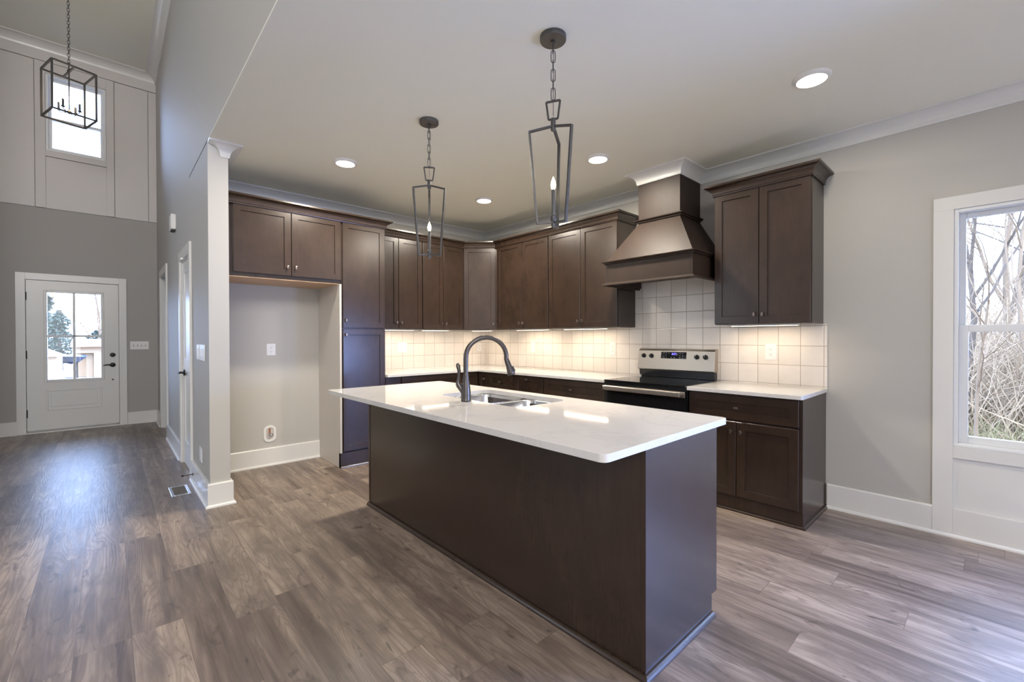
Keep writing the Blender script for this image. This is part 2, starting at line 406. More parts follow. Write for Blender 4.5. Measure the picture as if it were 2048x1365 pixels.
# ------------------------------------------------------------------ window by the dining end: casing to the floor, two sashes
def sash(root, axis, at, u0, u1, z0, z1, w, d, name='sash'):
    # a sash ring w wide, d deep, with its pane
    m = MB()
    def bx(a, b, c, e, dd=d, off=0):
        if axis == 'x': m.box((at+off, a, c), (at+off+dd, b, e))
        else: m.box((a, at+off, c), (b, at+off+dd, e))
    bx(u0, u0+w, z0, z1); bx(u1-w, u1, z0, z1); bx(u0+w, u1-w, z0, z0+w); bx(u0+w, u1-w, z1-w, z1)
    s_ = m.build(name, M['vinyl'], root, bevel=.003)
    g_ = MB()
    if axis == 'x': g_.box((at+d*.45, u0+w*.8, z0+w*.8), (at+d*.45+.005, u1-w*.8, z1-w*.8))
    else: g_.box((u0+w*.8, at+d*.45, z0+w*.8), (u1-w*.8, at+d*.45+.005, z1-w*.8))
    g_.build('pane', M['glass'], s_)
    return s_
for wn_, Y0, Y1, jl in (('window_1', -5.768, -4.852, .097),):
    W1 = struct_root(wn_)
    m = MB()
    for a, b, c, d in ((Y1, Y1+jl, 0, 2.135), (Y0-.097, Y0, 0, 2.135), (Y0-.097, Y1+jl, 2.135, 2.22), (Y0, Y1, .52, .597), (Y0, Y1, 0, .19)):
        m.box((-.02, a, c), (0, b, d))
    m.box((-.006, Y0, .19), (0, Y1, .52)); m.build('casing', M['trim'], W1, bevel=.0015)
    MB().sweep([(-.02, Y0-.097), (-.02, Y1+jl)], [(0,0),(.014,0),(.014,.008),(.011,.015),(.006,.019),(0,.021)]).build('shoe_molding', M['trim'], W1)
    m = MB()
    for a, b, c, d in ((Y1-.022, Y1, .597, 2.135), (Y0, Y0+.022, .597, 2.135), (Y0+.022, Y1-.022, 2.113, 2.135), (Y0+.022, Y1-.022, .597, .619)):
        m.box((-.012, a, c), (.12, b, d))
    m.box((-.018, Y0, .597), (.0, Y1, .612)); m.build('frame', M['vinyl'], W1, bevel=.003)
    sash(W1, 'x', .062, Y0+.022, Y1-.022, 1.345, 2.113, .032, .035)
    lo = sash(W1, 'x', .022, Y0+.022, Y1-.022, .619, 1.385, .045, .036)
    MB().box((.012, (Y0+Y1)/2-.03, 1.372), (.03, (Y0+Y1)/2+.03, 1.392)).build('lock', M['vinyl'], lo, bevel=.003)
# ------------------------------------------------------------------ high window over the front door
W2 = struct_root('window_2')
m = MB()
for a, b, c, d in ((-4.70, -4.672, 3.94, 5.0), (-4.108, -4.08, 3.94, 5.0), (-4.672, -4.108, 4.975, 5.0), (-4.672, -4.108, 3.94, 3.965)):
    m.box((a, 3.885, c), (b, 4.03, d))
m.build('frame', M['vinyl'], W2, bevel=.003)
sash(W2, 'y', 3.965, -4.672, -4.108, 4.385, 4.975, .03, .03); sash(W2, 'y', 3.93, -4.672, -4.108, 3.965, 4.425, .034, .03)

# ------------------------------------------------------------------ front door
D1 = struct_root('door_1')
m = MB().box((-5.0, 3.878, 0), (DX0-.004, 3.9, 2.215)).box((DX1+.004, 3.878, 0), (-3.868, 3.9, 2.215)).box((DX0-.004, 3.878, 2.124), (DX1+.004, 3.9, 2.215))
m.box((DX0-.03, 3.9, 0), (DX0-.004, 4.05, 2.15)).box((DX1+.004, 3.9, 0), (DX1+.03, 4.05, 2.15)).box((DX0-.004, 3.9, 2.124), (DX1+.004, 4.05, 2.15))
m.box((DX0-.004, 3.951, 0), (DX0+.016, 3.99, 2.124)).box((DX1-.016, 3.951, 0), (DX1+.004, 3.99, 2.124)).box((DX0+.016, 3.951, 2.105), (DX1-.016, 3.99, 2.124))
m.build('casing', M['trim'], D1, bevel=.002)
MB().box((DX0-.03, 3.86, 0), (DX1+.03, 4.05, .018)).box((DX0-.004, 3.951, .018), (DX1+.004, 3.99, .055)).build('threshold', M['trim'], D1, bevel=.004)
GX0, GX1, GZ0, GZ1 = -4.706, -4.155, .735, 1.96
PX0, PX1, PZ0, PZ1 = -4.725, -4.148, .30, .595
lf = MB()
for (a, c), (b, d) in (((DX0, .04), (GX0-.025, 2.12)), ((GX1+.025, .04), (DX1, 2.12)), ((GX0-.025, GZ1+.025), (GX1+.025, 2.12)), ((GX0-.025, .04), (GX1+.025, GZ0-.025))):
    lf.box((a, 3.906, c), (b, 3.95, d))
leaf = lf.build('leaf', M['trim'], D1)
fr = MB()
for a, b, c, d in ((GX0-.035, GX0, GZ0-.035, GZ1+.035), (GX1, GX1+.035, GZ0-.035, GZ1+.035), (GX0, GX1, GZ1, GZ1+.035), (GX0, GX1, GZ0-.035, GZ0)):
    fr.box((a, 3.897, c), (b, 3.96, d))
fr.build('glazing_frame', M['trim'], leaf, bevel=.006)
MB().box((GX0, 3.925, GZ0), (GX1, 3.931, GZ1)).build('pane', M['glass'], leaf)
MB().box((-4.452, 3.905, GZ0), (-4.424, 3.95, GZ1)).box((GX0, 3.905, 1.332), (GX1, 3.95, 1.362)).build('muntin', M['trim'], leaf, bevel=.005)
pn = MB()
for a, b, c, d in ((PX0, PX0+.022, PZ0, PZ1), (PX1-.022, PX1, PZ0, PZ1), (PX0+.022, PX1-.022, PZ1-.022, PZ1), (PX0+.022, PX1-.022, PZ0, PZ0+.022)):
    pn.box((a, 3.897, c), (b, 3.908, d))
pn.box((PX0+.05, 3.899, PZ0+.05), (PX1-.05, 3.908, PZ1-.05)); pn.build('raised_panel', M['trim'], leaf, bevel=.006)
for z in (1.897, 1.091, .277):
    MB().tube([(DX0-.002, 3.896, z-.055), (DX0-.002, 3.896, z+.055)], .009).build('hinge', M['black'], D1, smooth=True)
h = MB().lathe([(.026,0),(.033,.004),(.033,.010),(.024,.014)], 24, (-4.03, 3.906, .916), 'y')
h.tube([(-4.03, 3.892, .916), (-4.03, 3.862, .916)], .011)
h.tube([(-4.025, 3.86, .916), (-4.06, 3.858, .919), (-4.09, 3.858, .922), (-4.115, 3.858, .918), (-4.135, 3.858, .912)], [.012,.0095,.008,.0075,.005]).build('lever_handle', M['black'], leaf, smooth=True)
MB().lathe([(.026,0),(.032,.004),(.032,.012),(.022,.016)], 24, (-4.03, 3.906, 1.066), 'y').box((-4.036, 3.875, 1.05), (-4.024, 3.892, 1.082)).build('deadbolt', M['black'], leaf, smooth=True)
MB().lathe([(.011,0),(.011,.008)], 16, (-4.03, 3.906, .695), 'y').build('lock_pin', M['black'], leaf, smooth=True)

# ------------------------------------------------------------------ side door of the hall and the cased opening past it
D2 = struct_root('door_2')
m = MB()
for a, b, c, d in ((-.022, .076, 0, 2.21), (.744, .842, 0, 2.21), (.076, .744, 2.116, 2.21)): m.box((XW-.02, a, c), (XW, b, d))
m.box((XW, .076, 0), (XK, .096, 2.116)).box((XW, .724, 0), (XK, .744, 2.116)).box((XW, .096, 2.1), (XK, .724, 2.116))
m.build('casing', M['trim'], D2, bevel=.003)
df = MB()
for a, b, c, d in ((.098, .20, .012, 2.098), (.62, .722, .012, 2.098), (.20, .62, 1.98, 2.098), (.20, .62, .012, .25), (.20, .62, .95, 1.10)): df.box((XW+.006, a, c), (XW+.042, b, d))
df.box((XW+.016, .20, .25), (XW+.034, .62, 1.98))
df = df.build('leaf', M['trim'], D2, bevel=.003)
for z in (1.83, 1.05, .25): MB().tube([(XW-.006, .098, z-.045), (XW-.006, .098, z+.045)], .007).build('hinge', M['black'], D2, smooth=True)
h = MB().lathe([(.026,0),(.033,-.004),(.033,-.010),(.022,-.014)], 24, (XW+.006, .60, .958), 'x')
h.tube([(XW-.006, .60, .958), (XW-.045, .60, .958)], .011).tube([(XW-.046, .605, .958), (XW-.05, .56, .962), (XW-.05, .50, .958)], [.012, .009, .006])
h.build('lever_handle', M['black'], df, smooth=True)
MB().box((XW-.045, .33, 2.085), (XW-.02, .36, 2.10)).box((XW-.05, .335, 2.07), (XW-.042, .355, 2.10)).build('catch', M['steels'], D2, bevel=.002)
D3 = struct_root('door_3')
m = MB()
for a, b, c, d in ((2.25, 2.344, 0, 2.29), (3.196, 3.29, 0, 2.29), (2.344, 3.196, 2.196, 2.29)): m.box((XW-.018, a, c), (XW, b, d)); m.box((XK, a, c), (XK+.018, b, d))
m.box((XW, 2.34, 0), (XK, 2.356, 2.2)).box((XW, 3.184, 0), (XK, 3.2, 2.2)).box((XW, 2.356, 2.184), (XK, 3.184, 2.2))
m.build('casing', M['trim'], D3, bevel=.002)
# ------------------------------------------------------------------ cabinetry
RZR = -math.pi/2                 # right-wall units: local +x runs toward the viewer (-y), fronts face -x
def door_mesh(x0, x1, z0, z1, y, rail=.058, th=.020, rec=.009):
    # shaker front: frame with a recessed flat panel, front face at y
    m = MB(); r = min(rail, (z1-z0)*.33, (x1-x0)*.3); e = .003
    O = [(x0,z0),(x1,z0),(x1,z1),(x0,z1)]
    I = [(x0+r,z0+r),(x1-r,z0+r),(x1-r,z1-r),(x0+r,z1-r)]
    P = [(x0+r+e,z0+r+e),(x1-r-e,z0+r+e),(x1-r-e,z1-r-e),(x0+r+e,z1-r-e)]
    k = .0022
    C = [(x0+k,z0+k),(x1-k,z0+k),(x1-k,z1-k),(x0+k,z1-k)]
    vs = [(a,y,b) for a,b in C] + [(a,y,b) for a,b in I] + [(a,y+rec,b) for a,b in P] + [(a,y+k,b) for a,b in O] + [(a,y+th,b) for a,b in O]
    fs = [(8,9,10,11), (19,18,17,16)]
    for i in range(4):
        j = (i+1) % 4
        fs += [(i,j,4+j,4+i), (4+i,4+j,8+j,8+i), (12+i,12+j,j,i), (16+i,16+j,12+j,12+i)]
    return m.add(vs, fs)
KNOB = {}
def knob(parent, x, y, z, orient='v'):
    if orient not in KNOB:
        m = MB().lathe([(.008,0),(.0075,.003),(.0055,.006),(.0055,.016)], 12, (0,0,0), 'y')
        a, b = (.0075, .0155) if orient == 'v' else (.0155, .0075)
        m.box((-a,-.026,-b), (a,-.015,b))
        o = m.build('knob', M['nickel'], parent, bevel=.0035, seg=2); KNOB[orient] = o
    else:
        o = KNOB[orient].copy(); COL.objects.link(o); o.parent = parent
    o.location = (x, y, z); return o
def cabinet(name, label, cat, loc, rz, body, fronts, group=None, toe=None, bottom=None, extra=None, bmat=None):
    # body (x0,x1,depth,z0,z1); fronts: (kind,x0,x1,z0,z1,(knob x,z,orient) or None)
    t = thing(name, label, cat, loc, rz, group)
    x0, x1, d, z0, z1 = body
    MB().box((x0+.0005,-d+.021,z0), (x1-.0005,-.001,z1)).build('carcass', bmat or M['wood'], t, bevel=.001, seg=1)
    for kind, a, b, c, e, kb in fronts:
        f = door_mesh(a, b, c, e, -d).build(kind, M['wood'], t)
        if kb: knob(f, kb[0], -d, kb[1], kb[2] if len(kb) > 2 else 'v')
    if toe: MB().box((x0,-toe,0), (x1,-.001,z0)).build('toe_kick', M['wood'], t)
    if bottom: MB().box((x0+.002,-d+.022,z0-.004), (x1-.002,-.002,z0)).build('bottom_panel', bottom, t)
    return t
UZ0, UZ1 = 1.412, 2.487
DZ0, DZ1 = 1.418, 2.484
KZ = 1.487
UD = .335
# refrigerator bay: bridge cabinet and tall pantry
t = cabinet('wall_cabinet', 'short two-door dark brown cabinet bridging the empty refrigerator bay', 'cabinet', (0,0,0), 0,
    (XK+.002, -2.345, .61, 1.853, 2.487), [('door', -3.275, -2.810, 1.888, 2.484, (-2.843, 1.966)), ('door', -2.805, -2.347, 1.888, 2.484, (-2.772, 1.966))], bottom=M['woodl'])
t = cabinet('pantry_cabinet', 'tall narrow dark pantry cabinet with two stacked doors right of the refrigerator bay', 'cabinet', (0,0,0), 0,
    (-2.342, -1.872, .61, .15, 2.487), [('door', -2.329, -1.876, 1.414, 2.484, (-2.301, 1.488)), ('door', -2.329, -1.876, .163, 1.402, (-2.301, 1.342))])
o = MB().box((-2.361,-.605,0), (-2.3425,-.001,1.85)).build('side_panel', M['panel'], t); o['label'] = 'pale beige side panel facing the bay'
MB().box((-2.361,-.612,0), (-1.873,-.572,.148)).sweep([(-2.361,-.612),(-1.873,-.612)], [(0,0),(.013,0),(.011,.009),(.006,.014),(0,.016)], -1).build('toe_kick', M['wood'], t)
# wall cabinets
cabinet('wall_cabinet', 'two-door dark wall cabinet beside the tall pantry', 'cabinet', (0,0,0), 0, (-1.870, -1.246, UD, UZ0, UZ1),
    [('door', -1.866, -1.568, DZ0, DZ1, (-1.595, KZ)), ('door', -1.563, -1.252, DZ0, DZ1, (-1.536, KZ))], 'dark wall cabinets')
cabinet('wall_cabinet', 'two-door dark wall cabinet left of the diagonal corner cabinet', 'cabinet', (0,0,0), 0, (-1.245, -.634, UD, UZ0, UZ1),
    [('door', -1.240, -.944, DZ0, DZ1, (-.972, KZ)), ('door', -.939, -.640, DZ0, DZ1, (-.912, KZ))], 'dark wall cabinets')
t = thing('corner_wall_cabinet', 'single-door dark cabinet set diagonally across the kitchen corner', 'cabinet', (0,0,0), 0, 'dark wall cabinets')
MB().prism([(-.001,-.001),(-.632,-.001),(-.632,-.31),(-.31,-.632),(-.001,-.632)], UZ0, UZ1).build('carcass', M['wood'], t)
c45 = math.sqrt(.5)
d_ = door_mesh(-.205, .205, DZ0, DZ1, -.021); dd = d_.build('door', M['wood'], t)
dd.location = (-.4715, -.4715, 0); dd.rotation_euler = (0,0,-math.pi/4)
knob(dd, .178, -.021, KZ)
cabinet('wall_cabinet', 'two-door dark wall cabinet right of the diagonal corner cabinet', 'cabinet', (0,0,0), RZR, (.634, 1.562, UD, UZ0, UZ1),
    [('door', .648, 1.120, DZ0, DZ1, (1.094, KZ)), ('door', 1.125, 1.557, DZ0, DZ1, (1.151, KZ))], 'dark wall cabinets')
cabinet('wall_cabinet', 'two-door dark wall cabinet touching the left side of the range hood', 'cabinet', (0,0,0), RZR, (1.563, 2.5, UD, UZ0, UZ1),
    [('door', 1.568, 2.028, DZ0, DZ1, (2.001, KZ)), ('door', 2.033, 2.494, DZ0, DZ1, (2.060, KZ))], 'dark wall cabinets')
t = cabinet('wall_cabinet', 'two-door dark wall cabinet right of the range hood, nearest the window', 'cabinet', (0,0,0), RZR, (3.45, 4.142, UD, UZ0, UZ1),
    [('door', 3.454, 3.789, DZ0, DZ1, (3.762, KZ)), ('door', 3.794, 4.137, DZ0, DZ1, (3.821, KZ))], 'dark wall cabinets')
CZ = UZ1
def ccrown(b=0):
    z = CZ - .012
    pr = [(b+.0004, z), (b+.010, z), (b+.012, z+.008), (b+.010, z+.014)]
    for i in range(7):
        a = math.pi/2*i/6; pr.append((b+.060-.048*math.cos(a), z+.016+.050*math.sin(a)))
    return pr + [(b+.064, z+.070), (b+.064, z+.084), (b+.0004, z+.084)]
MB().sweep([(3.45,0),(3.45,-UD),(4.142,-UD),(4.142,0)], ccrown(), -1).build('crown_molding', M['wood'], t)
tag(MB().sweep([(XK,-.61),(-1.872,-.61),(-1.872,-.404)], ccrown(), -1).build('crown_molding', M['wood']), 'dark crown molding along the top of bridge cabinet and tall pantry', 'molding')
tag(MB().sweep([(-1.871,-.335),(-.632,-.335),(-.335,-.632),(-.335,-2.5),(-.002,-2.5)], ccrown(), -1).build('crown_molding', M['wood']), 'long dark crown molding over the wall cabinets, angled at the corner', 'molding')
# base cabinets
BD = .63
DR0, DR1 = .692, .875
KD = .783
cabinet('base_cabinet', 'dark base cabinet with a wide top drawer beside the pantry', 'cabinet', (0,0,0), 0, (-1.870, -.836, BD, .11, .884),
    [('drawer', -1.690, -.840, DR0, DR1, (-1.265, KD, 'h')), ('door', -1.690, -1.267, .122, .678, (-1.295, .605)), ('door', -1.263, -.840, .122, .678, (-1.235, .605))], 'dark base cabinets', toe=.56)
t = thing('corner_base_cabinet', 'dark corner base cabinet with two narrow doors meeting at right angles', 'cabinet', (0,0,0), 0, 'dark base cabinets')
MB().prism([(-.001,-.001),(-.834,-.001),(-.834,-.609),(-.609,-.609),(-.609,-.822),(-.001,-.822)], .11, .884).build('carcass', M['wood'], t)
MB().prism([(-.002,-.002),(-.834,-.002),(-.834,-.56),(-.56,-.56),(-.56,-.822),(-.002,-.822)], 0, .11).build('toe_kick', M['wood'], t)
door_mesh(-.830, -.634, .122, .875, -BD, .045).build('door', M['wood'], t)
dd = door_mesh(.652, .820, .122, .875, -BD, .045).build('door', M['wood'], t); dd.rotation_euler = (0,0,RZR)
knob(dd, .760, -BD, .800)
cabinet('base_cabinet', 'narrow dark base cabinet with one small drawer next to the corner', 'cabinet', (0,0,0), RZR, (.824, 1.297, BD, .11, .884),
    [('drawer', .829, 1.292, DR0, DR1, (1.064, KD, 'h')), ('door', .829, 1.292, .122, .678, (1.265, .605))], 'dark base cabinets', toe=.56)
cabinet('base_cabinet', 'dark pull-out base cabinet with one full-height front and its knob on the top rail', 'cabinet', (0,0,0), RZR, (1.298, 1.766, BD, .11, .884),
    [('door', 1.303, 1.761, .122, .875, (1.520, .842, 'h'))], 'dark base cabinets', toe=.56)
cabinet('base_cabinet', 'dark base cabinet with a wide drawer directly left of the range', 'cabinet', (0,0,0), RZR, (1.767, 2.572, BD, .11, .884),
    [('drawer', 1.772, 2.567, DR0, DR1, (2.157, KD, 'h')), ('door', 1.772, 2.167, .122, .678, (2.139, .605)), ('door', 2.171, 2.567, .122, .678, (2.199, .605))], 'dark base cabinets', toe=.56)
t = cabinet('base_cabinet', 'dark base cabinet right of the range with one drawer over two doors', 'cabinet', (0,0,0), RZR, (3.372, 4.152, BD, .11, .884),
    [('drawer', 3.377, 4.140, DR0, DR1, (3.741, KD, 'h')), ('door', 3.377, 3.734, .122, .678, (3.702, .605)), ('door', 3.739, 4.140, .122, .678, (3.771, .605))], 'dark base cabinets')
MB().box((3.374, -.600, 0), (4.160, -.002, .11)).build('toe_kick', M['wood'], t)
MB().sweep([(3.374,-.600),(4.160,-.600),(4.160,-.002)], [(0,0),(.018,0),(.016,.012),(.009,.019),(0,.021)], -1).build('shoe_molding', M['wood'], t)
MB().box((4.152,-.609,.11), (4.160,-.002,.884)).build('end_panel', M['wood'], t)
# counters
tag(MB().prism([(-.001,-.001),(-1.870,-.001),(-1.870,-.655),(-.655,-.655),(-.655,-2.572),(-.001,-2.572)], .885, .914).build('countertop', M['quartz'], bevel=.003), 'white quartz countertop turning the corner from pantry to range', 'countertop')
def rounded(x0, y0, x1, y1, r, corners=(1,1,1,1), n=6):
    pts = []
    for k, (cx, cy, a) in enumerate(((x0+r,y0+r,180),(x1-r,y0+r,270),(x1-r,y1-r,0),(x0+r,y1-r,90))):
        if corners[k]: pts += [(cx+r*math.cos(R(a+90*i/n)), cy+r*math.sin(R(a+90*i/n))) for i in range(n+1)]
        else: pts.append(((x0,y0),(x1,y0),(x1,y1),(x0,y1))[k])
    return pts
tag(MB().prism(rounded(-.655,-4.170,-.001,-3.368,.018,(1,0,0,0)), .885, .914).build('countertop', M['quartz'], bevel=.003), 'short white quartz countertop right of the range', 'countertop')
# backsplash
tag(MB().box((-1.871,-.009,.914), (0,-.0005,1.411)).build('backsplash', M['tileB']), 'square cream tile backsplash on the wall beside the pantry', 'backsplash')
m = MB().box((-.009,-2.4995,.914), (-.0005,-.01,1.411)).box((-.009,-4.168,.914), (-.0005,-3.4505,1.411)).box((-.009,-3.45,.914), (-.0005,-2.4998,1.94))
tag(m.build('backsplash', M['tileR']), 'square cream tile backsplash rising behind range and hood', 'backsplash')
# under-cabinet light bars
def light_bar(label, loc, rz, ln, pw):
    t = thing('light_bar', label, 'light', loc, rz, 'under-cabinet light bars')
    MB().box((-ln/2,-.02,-.012), (ln/2,.02,0)).build('housing', M['plastic'], t, bevel=.002)
    MB().box((-ln/2+.01,-.007,-.0135), (ln/2-.01,.007,-.0121)).build('lens', M['led'], t)
    l = bpy.data.lights.new('strip_light', 'AREA'); l.shape = 'RECTANGLE'; l.size = ln; l.size_y = .014; l.energy = pw*1.1; l.color = (1, .79, .56)
    o = bpy.data.objects.new('strip_light', l); COL.objects.link(o); o.parent = t; o.location = (0,0,-.018)
light_bar('white light bar under the wall cabinet beside the pantry', (-1.54,-.20,UZ0), 0, .50, 1.7)
light_bar('white light bar under the wall cabinet left of the corner', (-.98,-.20,UZ0), 0, .40, .55)
light_bar('white light bar under the diagonal corner cabinet', (-.30,-.30,UZ0), -math.pi/4, .28, 1.0)
light_bar('white light bar under the wall cabinet right of the corner', (-.20,-1.17,UZ0), RZR, .55, 1.9)
light_bar('white light bar under the wall cabinet by the range hood', (-.20,-1.99,UZ0), RZR, .60, 1.9)
light_bar('white light bar under the wall cabinet nearest the window', (-.20,-3.78,UZ0), RZR, .50, 1.5)
# ------------------------------------------------------------------ island
IX0, IX1, IY0, IY1 = -2.843, -1.829, -4.152, -1.598
BX0, BX1, BY0, BY1 = -2.564, -1.932, -4.140, -1.715
t = thing('kitchen_island', 'dark brown kitchen island in the middle of the plank floor', 'island', (0,0,0))
SHO = [(0,0),(.019,0),(.018,.008),(.014,.016),(.007,.021),(0,.022)]
MB().box((BX0+.004,BY0+.02,.10), (BX1,-3.262,.884)).box((BX0+.004,-2.372,.10), (BX1,BY1-.02,.884)).box((BX0+.004,-3.262,.10), (BX1,-2.372,.66)).box((BX0+.004,-3.262,.66), (-2.41,-2.372,.884)).box((-1.95+.0,-3.262,.66), (BX1,-2.372,.86)).build('carcass', M['wood'], t)
MB().box((BX0,BY0+.022,0), (BX0+.0035,BY1-.022,.884)).build('back_panel', M['wood'], t)
MB().prism([(BX0,BY0),(BX1,BY0),(BX1,BY0+.0195),(BX0,BY0+.0195)], .10, .884).box((BX0,BY0,0), (BX1-.052,BY0+.0195,.10)).build('end_panel', M['wood'], t)
MB().box((BX0,BY1-.0195,.10), (BX1,BY1,.884)).box((BX0,BY1-.0195,0), (BX1-.052,BY1,.10)).build('end_panel', M['wood'], t)
MB().box((BX0-.003,BY0-.001,.022), (BX0+.0,BY0+.02,.884)).build('corner_trim', M['wood'], t)
MB().box((BX0-.003,BY1-.02,.022), (BX0+.0,BY1+.001,.884)).build('corner_trim', M['wood'], t)
MB().box((BX0+.004,BY0+.02,0), (BX1-.055,BY1-.02,.10)).build('toe_kick', M['wood'], t)
MB().sweep([(BX0-.0035,BY1+.001),(BX0-.0035,BY0-.001),(BX1-.05,BY0-.001)], SHO, -1).build('shoe_molding', M['wood'], t)
# cabinet fronts on the sink side
ks = [('drawer', -4.120, -3.52, .70, .875), ('door', -4.120, -3.822, .112, .69), ('door', -3.818, -3.52, .112, .69), ('door', -3.515, -2.985, .112, .875), ('door', -2.98, -2.56, .112, .875), ('drawer', -2.555, -1.735, .70, .875), ('door', -2.555, -2.147, .112, .69), ('door', -2.143, -1.735, .112, .69)]
for kind, a, b, c, e in ks:
    f = door_mesh(a, b, c, e, -.021).build(kind, M['wood'], t)
    f.location = (BX1, 0, 0); f.rotation_euler = (0,0,math.pi/2)
    if kind == 'drawer': knob(f, (a+b)/2, -.021, .787, 'h')
    else: knob(f, b-.028 if (a+b)/2 < -2.9 else a+.028, -.021, e-.075)
# countertop with the sink cut-out
HX0, HX1, HY0, HY1 = -2.372, -1.930, -3.215, -2.415
outer = rounded(IX0, IY0, IX1, IY1, .03, n=6)
inner = rounded(HX0, HY0, HX1, HY1, .075, n=8)
def ring_slab(outer, inner, z0, z1):
    bm = bmesh.new()
    loops = []
    for z in (z1, z0):
        lo = [bm.verts.new((x,y,z)) for x,y in outer]; li = [bm.verts.new((x,y,z)) for x,y in inner]
        es = [bm.edges.new((l[i], l[(i+1)%len(l)])) for l in (lo, li) for i in range(len(l))]
        bmesh.ops.triangle_fill(bm, edges=es, use_beauty=True, use_dissolve=False)
        loops.append((lo, li))
    for a, b in zip(loops[0], loops[1]):
        n = len(a)
        for i in range(n): bm.faces.new((a[i], a[(i+1)%n], b[(i+1)%n], b[i]))
    bmesh.ops.recalc_face_normals(bm, faces=bm.faces)
    m = MB(); bm.verts.index_update(); m.v = [tuple(v.co) for v in bm.verts]; m.f = [tuple(v.index for v in f.verts) for f in bm.faces]; bm.free(); return m
tag(ring_slab(outer, inner, .8845, .914).build('island_countertop', M['quartz'], bevel=.003), 'large white quartz slab with rounded corners on the dark island', 'countertop')
# undermount double bowl sink
sk = thing('kitchen_sink', 'stainless undermount double bowl sink set in the island countertop', 'sink', (0,0,0))
YD = -2.85
def bowl(x0, y0, x1, y1, depth):
    m = MB(); rings = []
    for (ins, z, r) in ((0,.884,.07),(.004,.876,.07),(.012,.72,.065),(.022,.695,.06),(.05,.684,.05)):
        rings.append([(x,y,z) for x,y in rounded(x0+ins,y0+ins,x1-ins,y1-ins,r,n=6)])
    n = len(rings[0]); vs = [p for r in rings for p in r]
    fs = [(k*n+i, k*n+(i+1)%n, (k+1)*n+(i+1)%n, (k+1)*n+i) for k in range(len(rings)-1) for i in range(n)]
    c = ((x0+x1)/2, (y0+y1)/2, .680); vs.append(c); fs += [((len(rings)-1)*n+i, (len(rings)-1)*n+(i+1)%n, len(vs)-1) for i in range(n)]
    return m.add(vs, fs)
bmo = [bowl(HX0-.004, YD+.013, HX1+.004, HY1+.004, .2), bowl(HX0-.004, HY0-.004, HX1+.004, YD-.013, .2)]
for k, b in enumerate(bmo):
    o = b.build('bowl', M['steels'], sk, smooth=True)
    for p in o.data.polygons: pass
    s_ = o.modifiers.new('solidify', 'SOLIDIFY'); s_.thickness = .0015; s_.offset = -1
    cy = (YD+.013+HY1)/2 if k == 0 else (HY0+YD-.013)/2
    MB().lathe([(.044,.6815),(.042,.685),(.03,.684),(.004,.683)], 24, ((HX0+HX1)/2, cy, 0)).build('drain', M['steels'], o, smooth=True)
m = MB()
for a, b, c, d in ((HX0-.03, HX0-.0045, HY0-.03, HY1+.03), (HX1+.0045, HX1+.02, HY0-.03, HY1+.03), (HX0-.0045, HX1+.0045, HY1+.0045, HY1+.03), (HX0-.0045, HX1+.0045, HY0-.03, HY0-.0045)): m.box((a,c,.8815), (b,d,.884))
m.box((HX0-.0045, YD-.0125, .874), (HX1+.0045, YD+.0125, .8775)); m.build('rim', M['steels'], sk, bevel=.001)
# faucet
FX, FY = -2.432, -2.815
ft = thing('kitchen_faucet', 'dark bronze gooseneck pull-down faucet behind the island sink', 'faucet', (FX,FY,.914), 0)
MB().lathe([(.0295,0),(.031,.003),(.031,.008),(.0298,.012),(.0302,.04),(.029,.07),(.0245,.105),(.0198,.135),(.0172,.16),(.0176,.163),(.0176,.168),(.016,.171)], 28).build('faucet_body', M['faucet'], ft, smooth=True)
fd = Vector((.90,-.435,0)).normalized(); reach = .262; rr = reach/2
pts = [(0,0,.168), (0,0,.22), (0,0,.262)]
for i in range(1, 21):
    a = math.pi - (math.pi*1.03)*i/20
    c = fd*(rr + rr*math.cos(a)); pts.append((c.x, c.y, .272 + (rr*.96)*math.sin(a)))
MB().tube(pts, .0148, 18).build('spout', M['faucet'], ft, smooth=True)
e0 = Vector(pts[-1]); dr = (Vector(pts[-1])-Vector(pts[-2])).normalized(); dr = (dr*.72 + fd*.30 + Vector((0,0,-.1))).normalized()
hp = [e0 + dr*s for s in (-.004, .012, .016, .05, .085, .104, .110)]
hd = MB().tube(hp, [.0155,.0160,.0172,.0185,.0245,.0255,.0215], 20).build('spray_head', M['faucet'], ft, smooth=True)
sidev = (fd - dr*fd.dot(dr)).normalized()
MB().bar(e0+dr*.058+sidev*.0225, e0+dr*.094+sidev*.027, .016, .010, sidev).build('spray_button', M['faucet'], hd, bevel=.003)
hv = Vector((-.55,.835,0)).normalized()
hb = MB().tube([hv*.012+Vector((0,0,.045)), hv*.040+Vector((0,0,.090)), hv*.050+Vector((0,0,.104))], [.014,.0185,.019], 18)
hb.build('valve_body', M['faucet'], ft, smooth=True)
MB().tube([hv*.050+Vector((0,0,.102)), hv*.052+Vector((0,0,.118)), hv*.046+Vector((0,0,.15)), hv*.045+Vector((0,0,.19)), hv*.052+Vector((0,0,.222)), hv*.056+Vector((0,0,.236))], [.0185,.013,.0095,.0108,.0135,.007], 16).build('lever_handle', M['faucet'], ft, smooth=True)

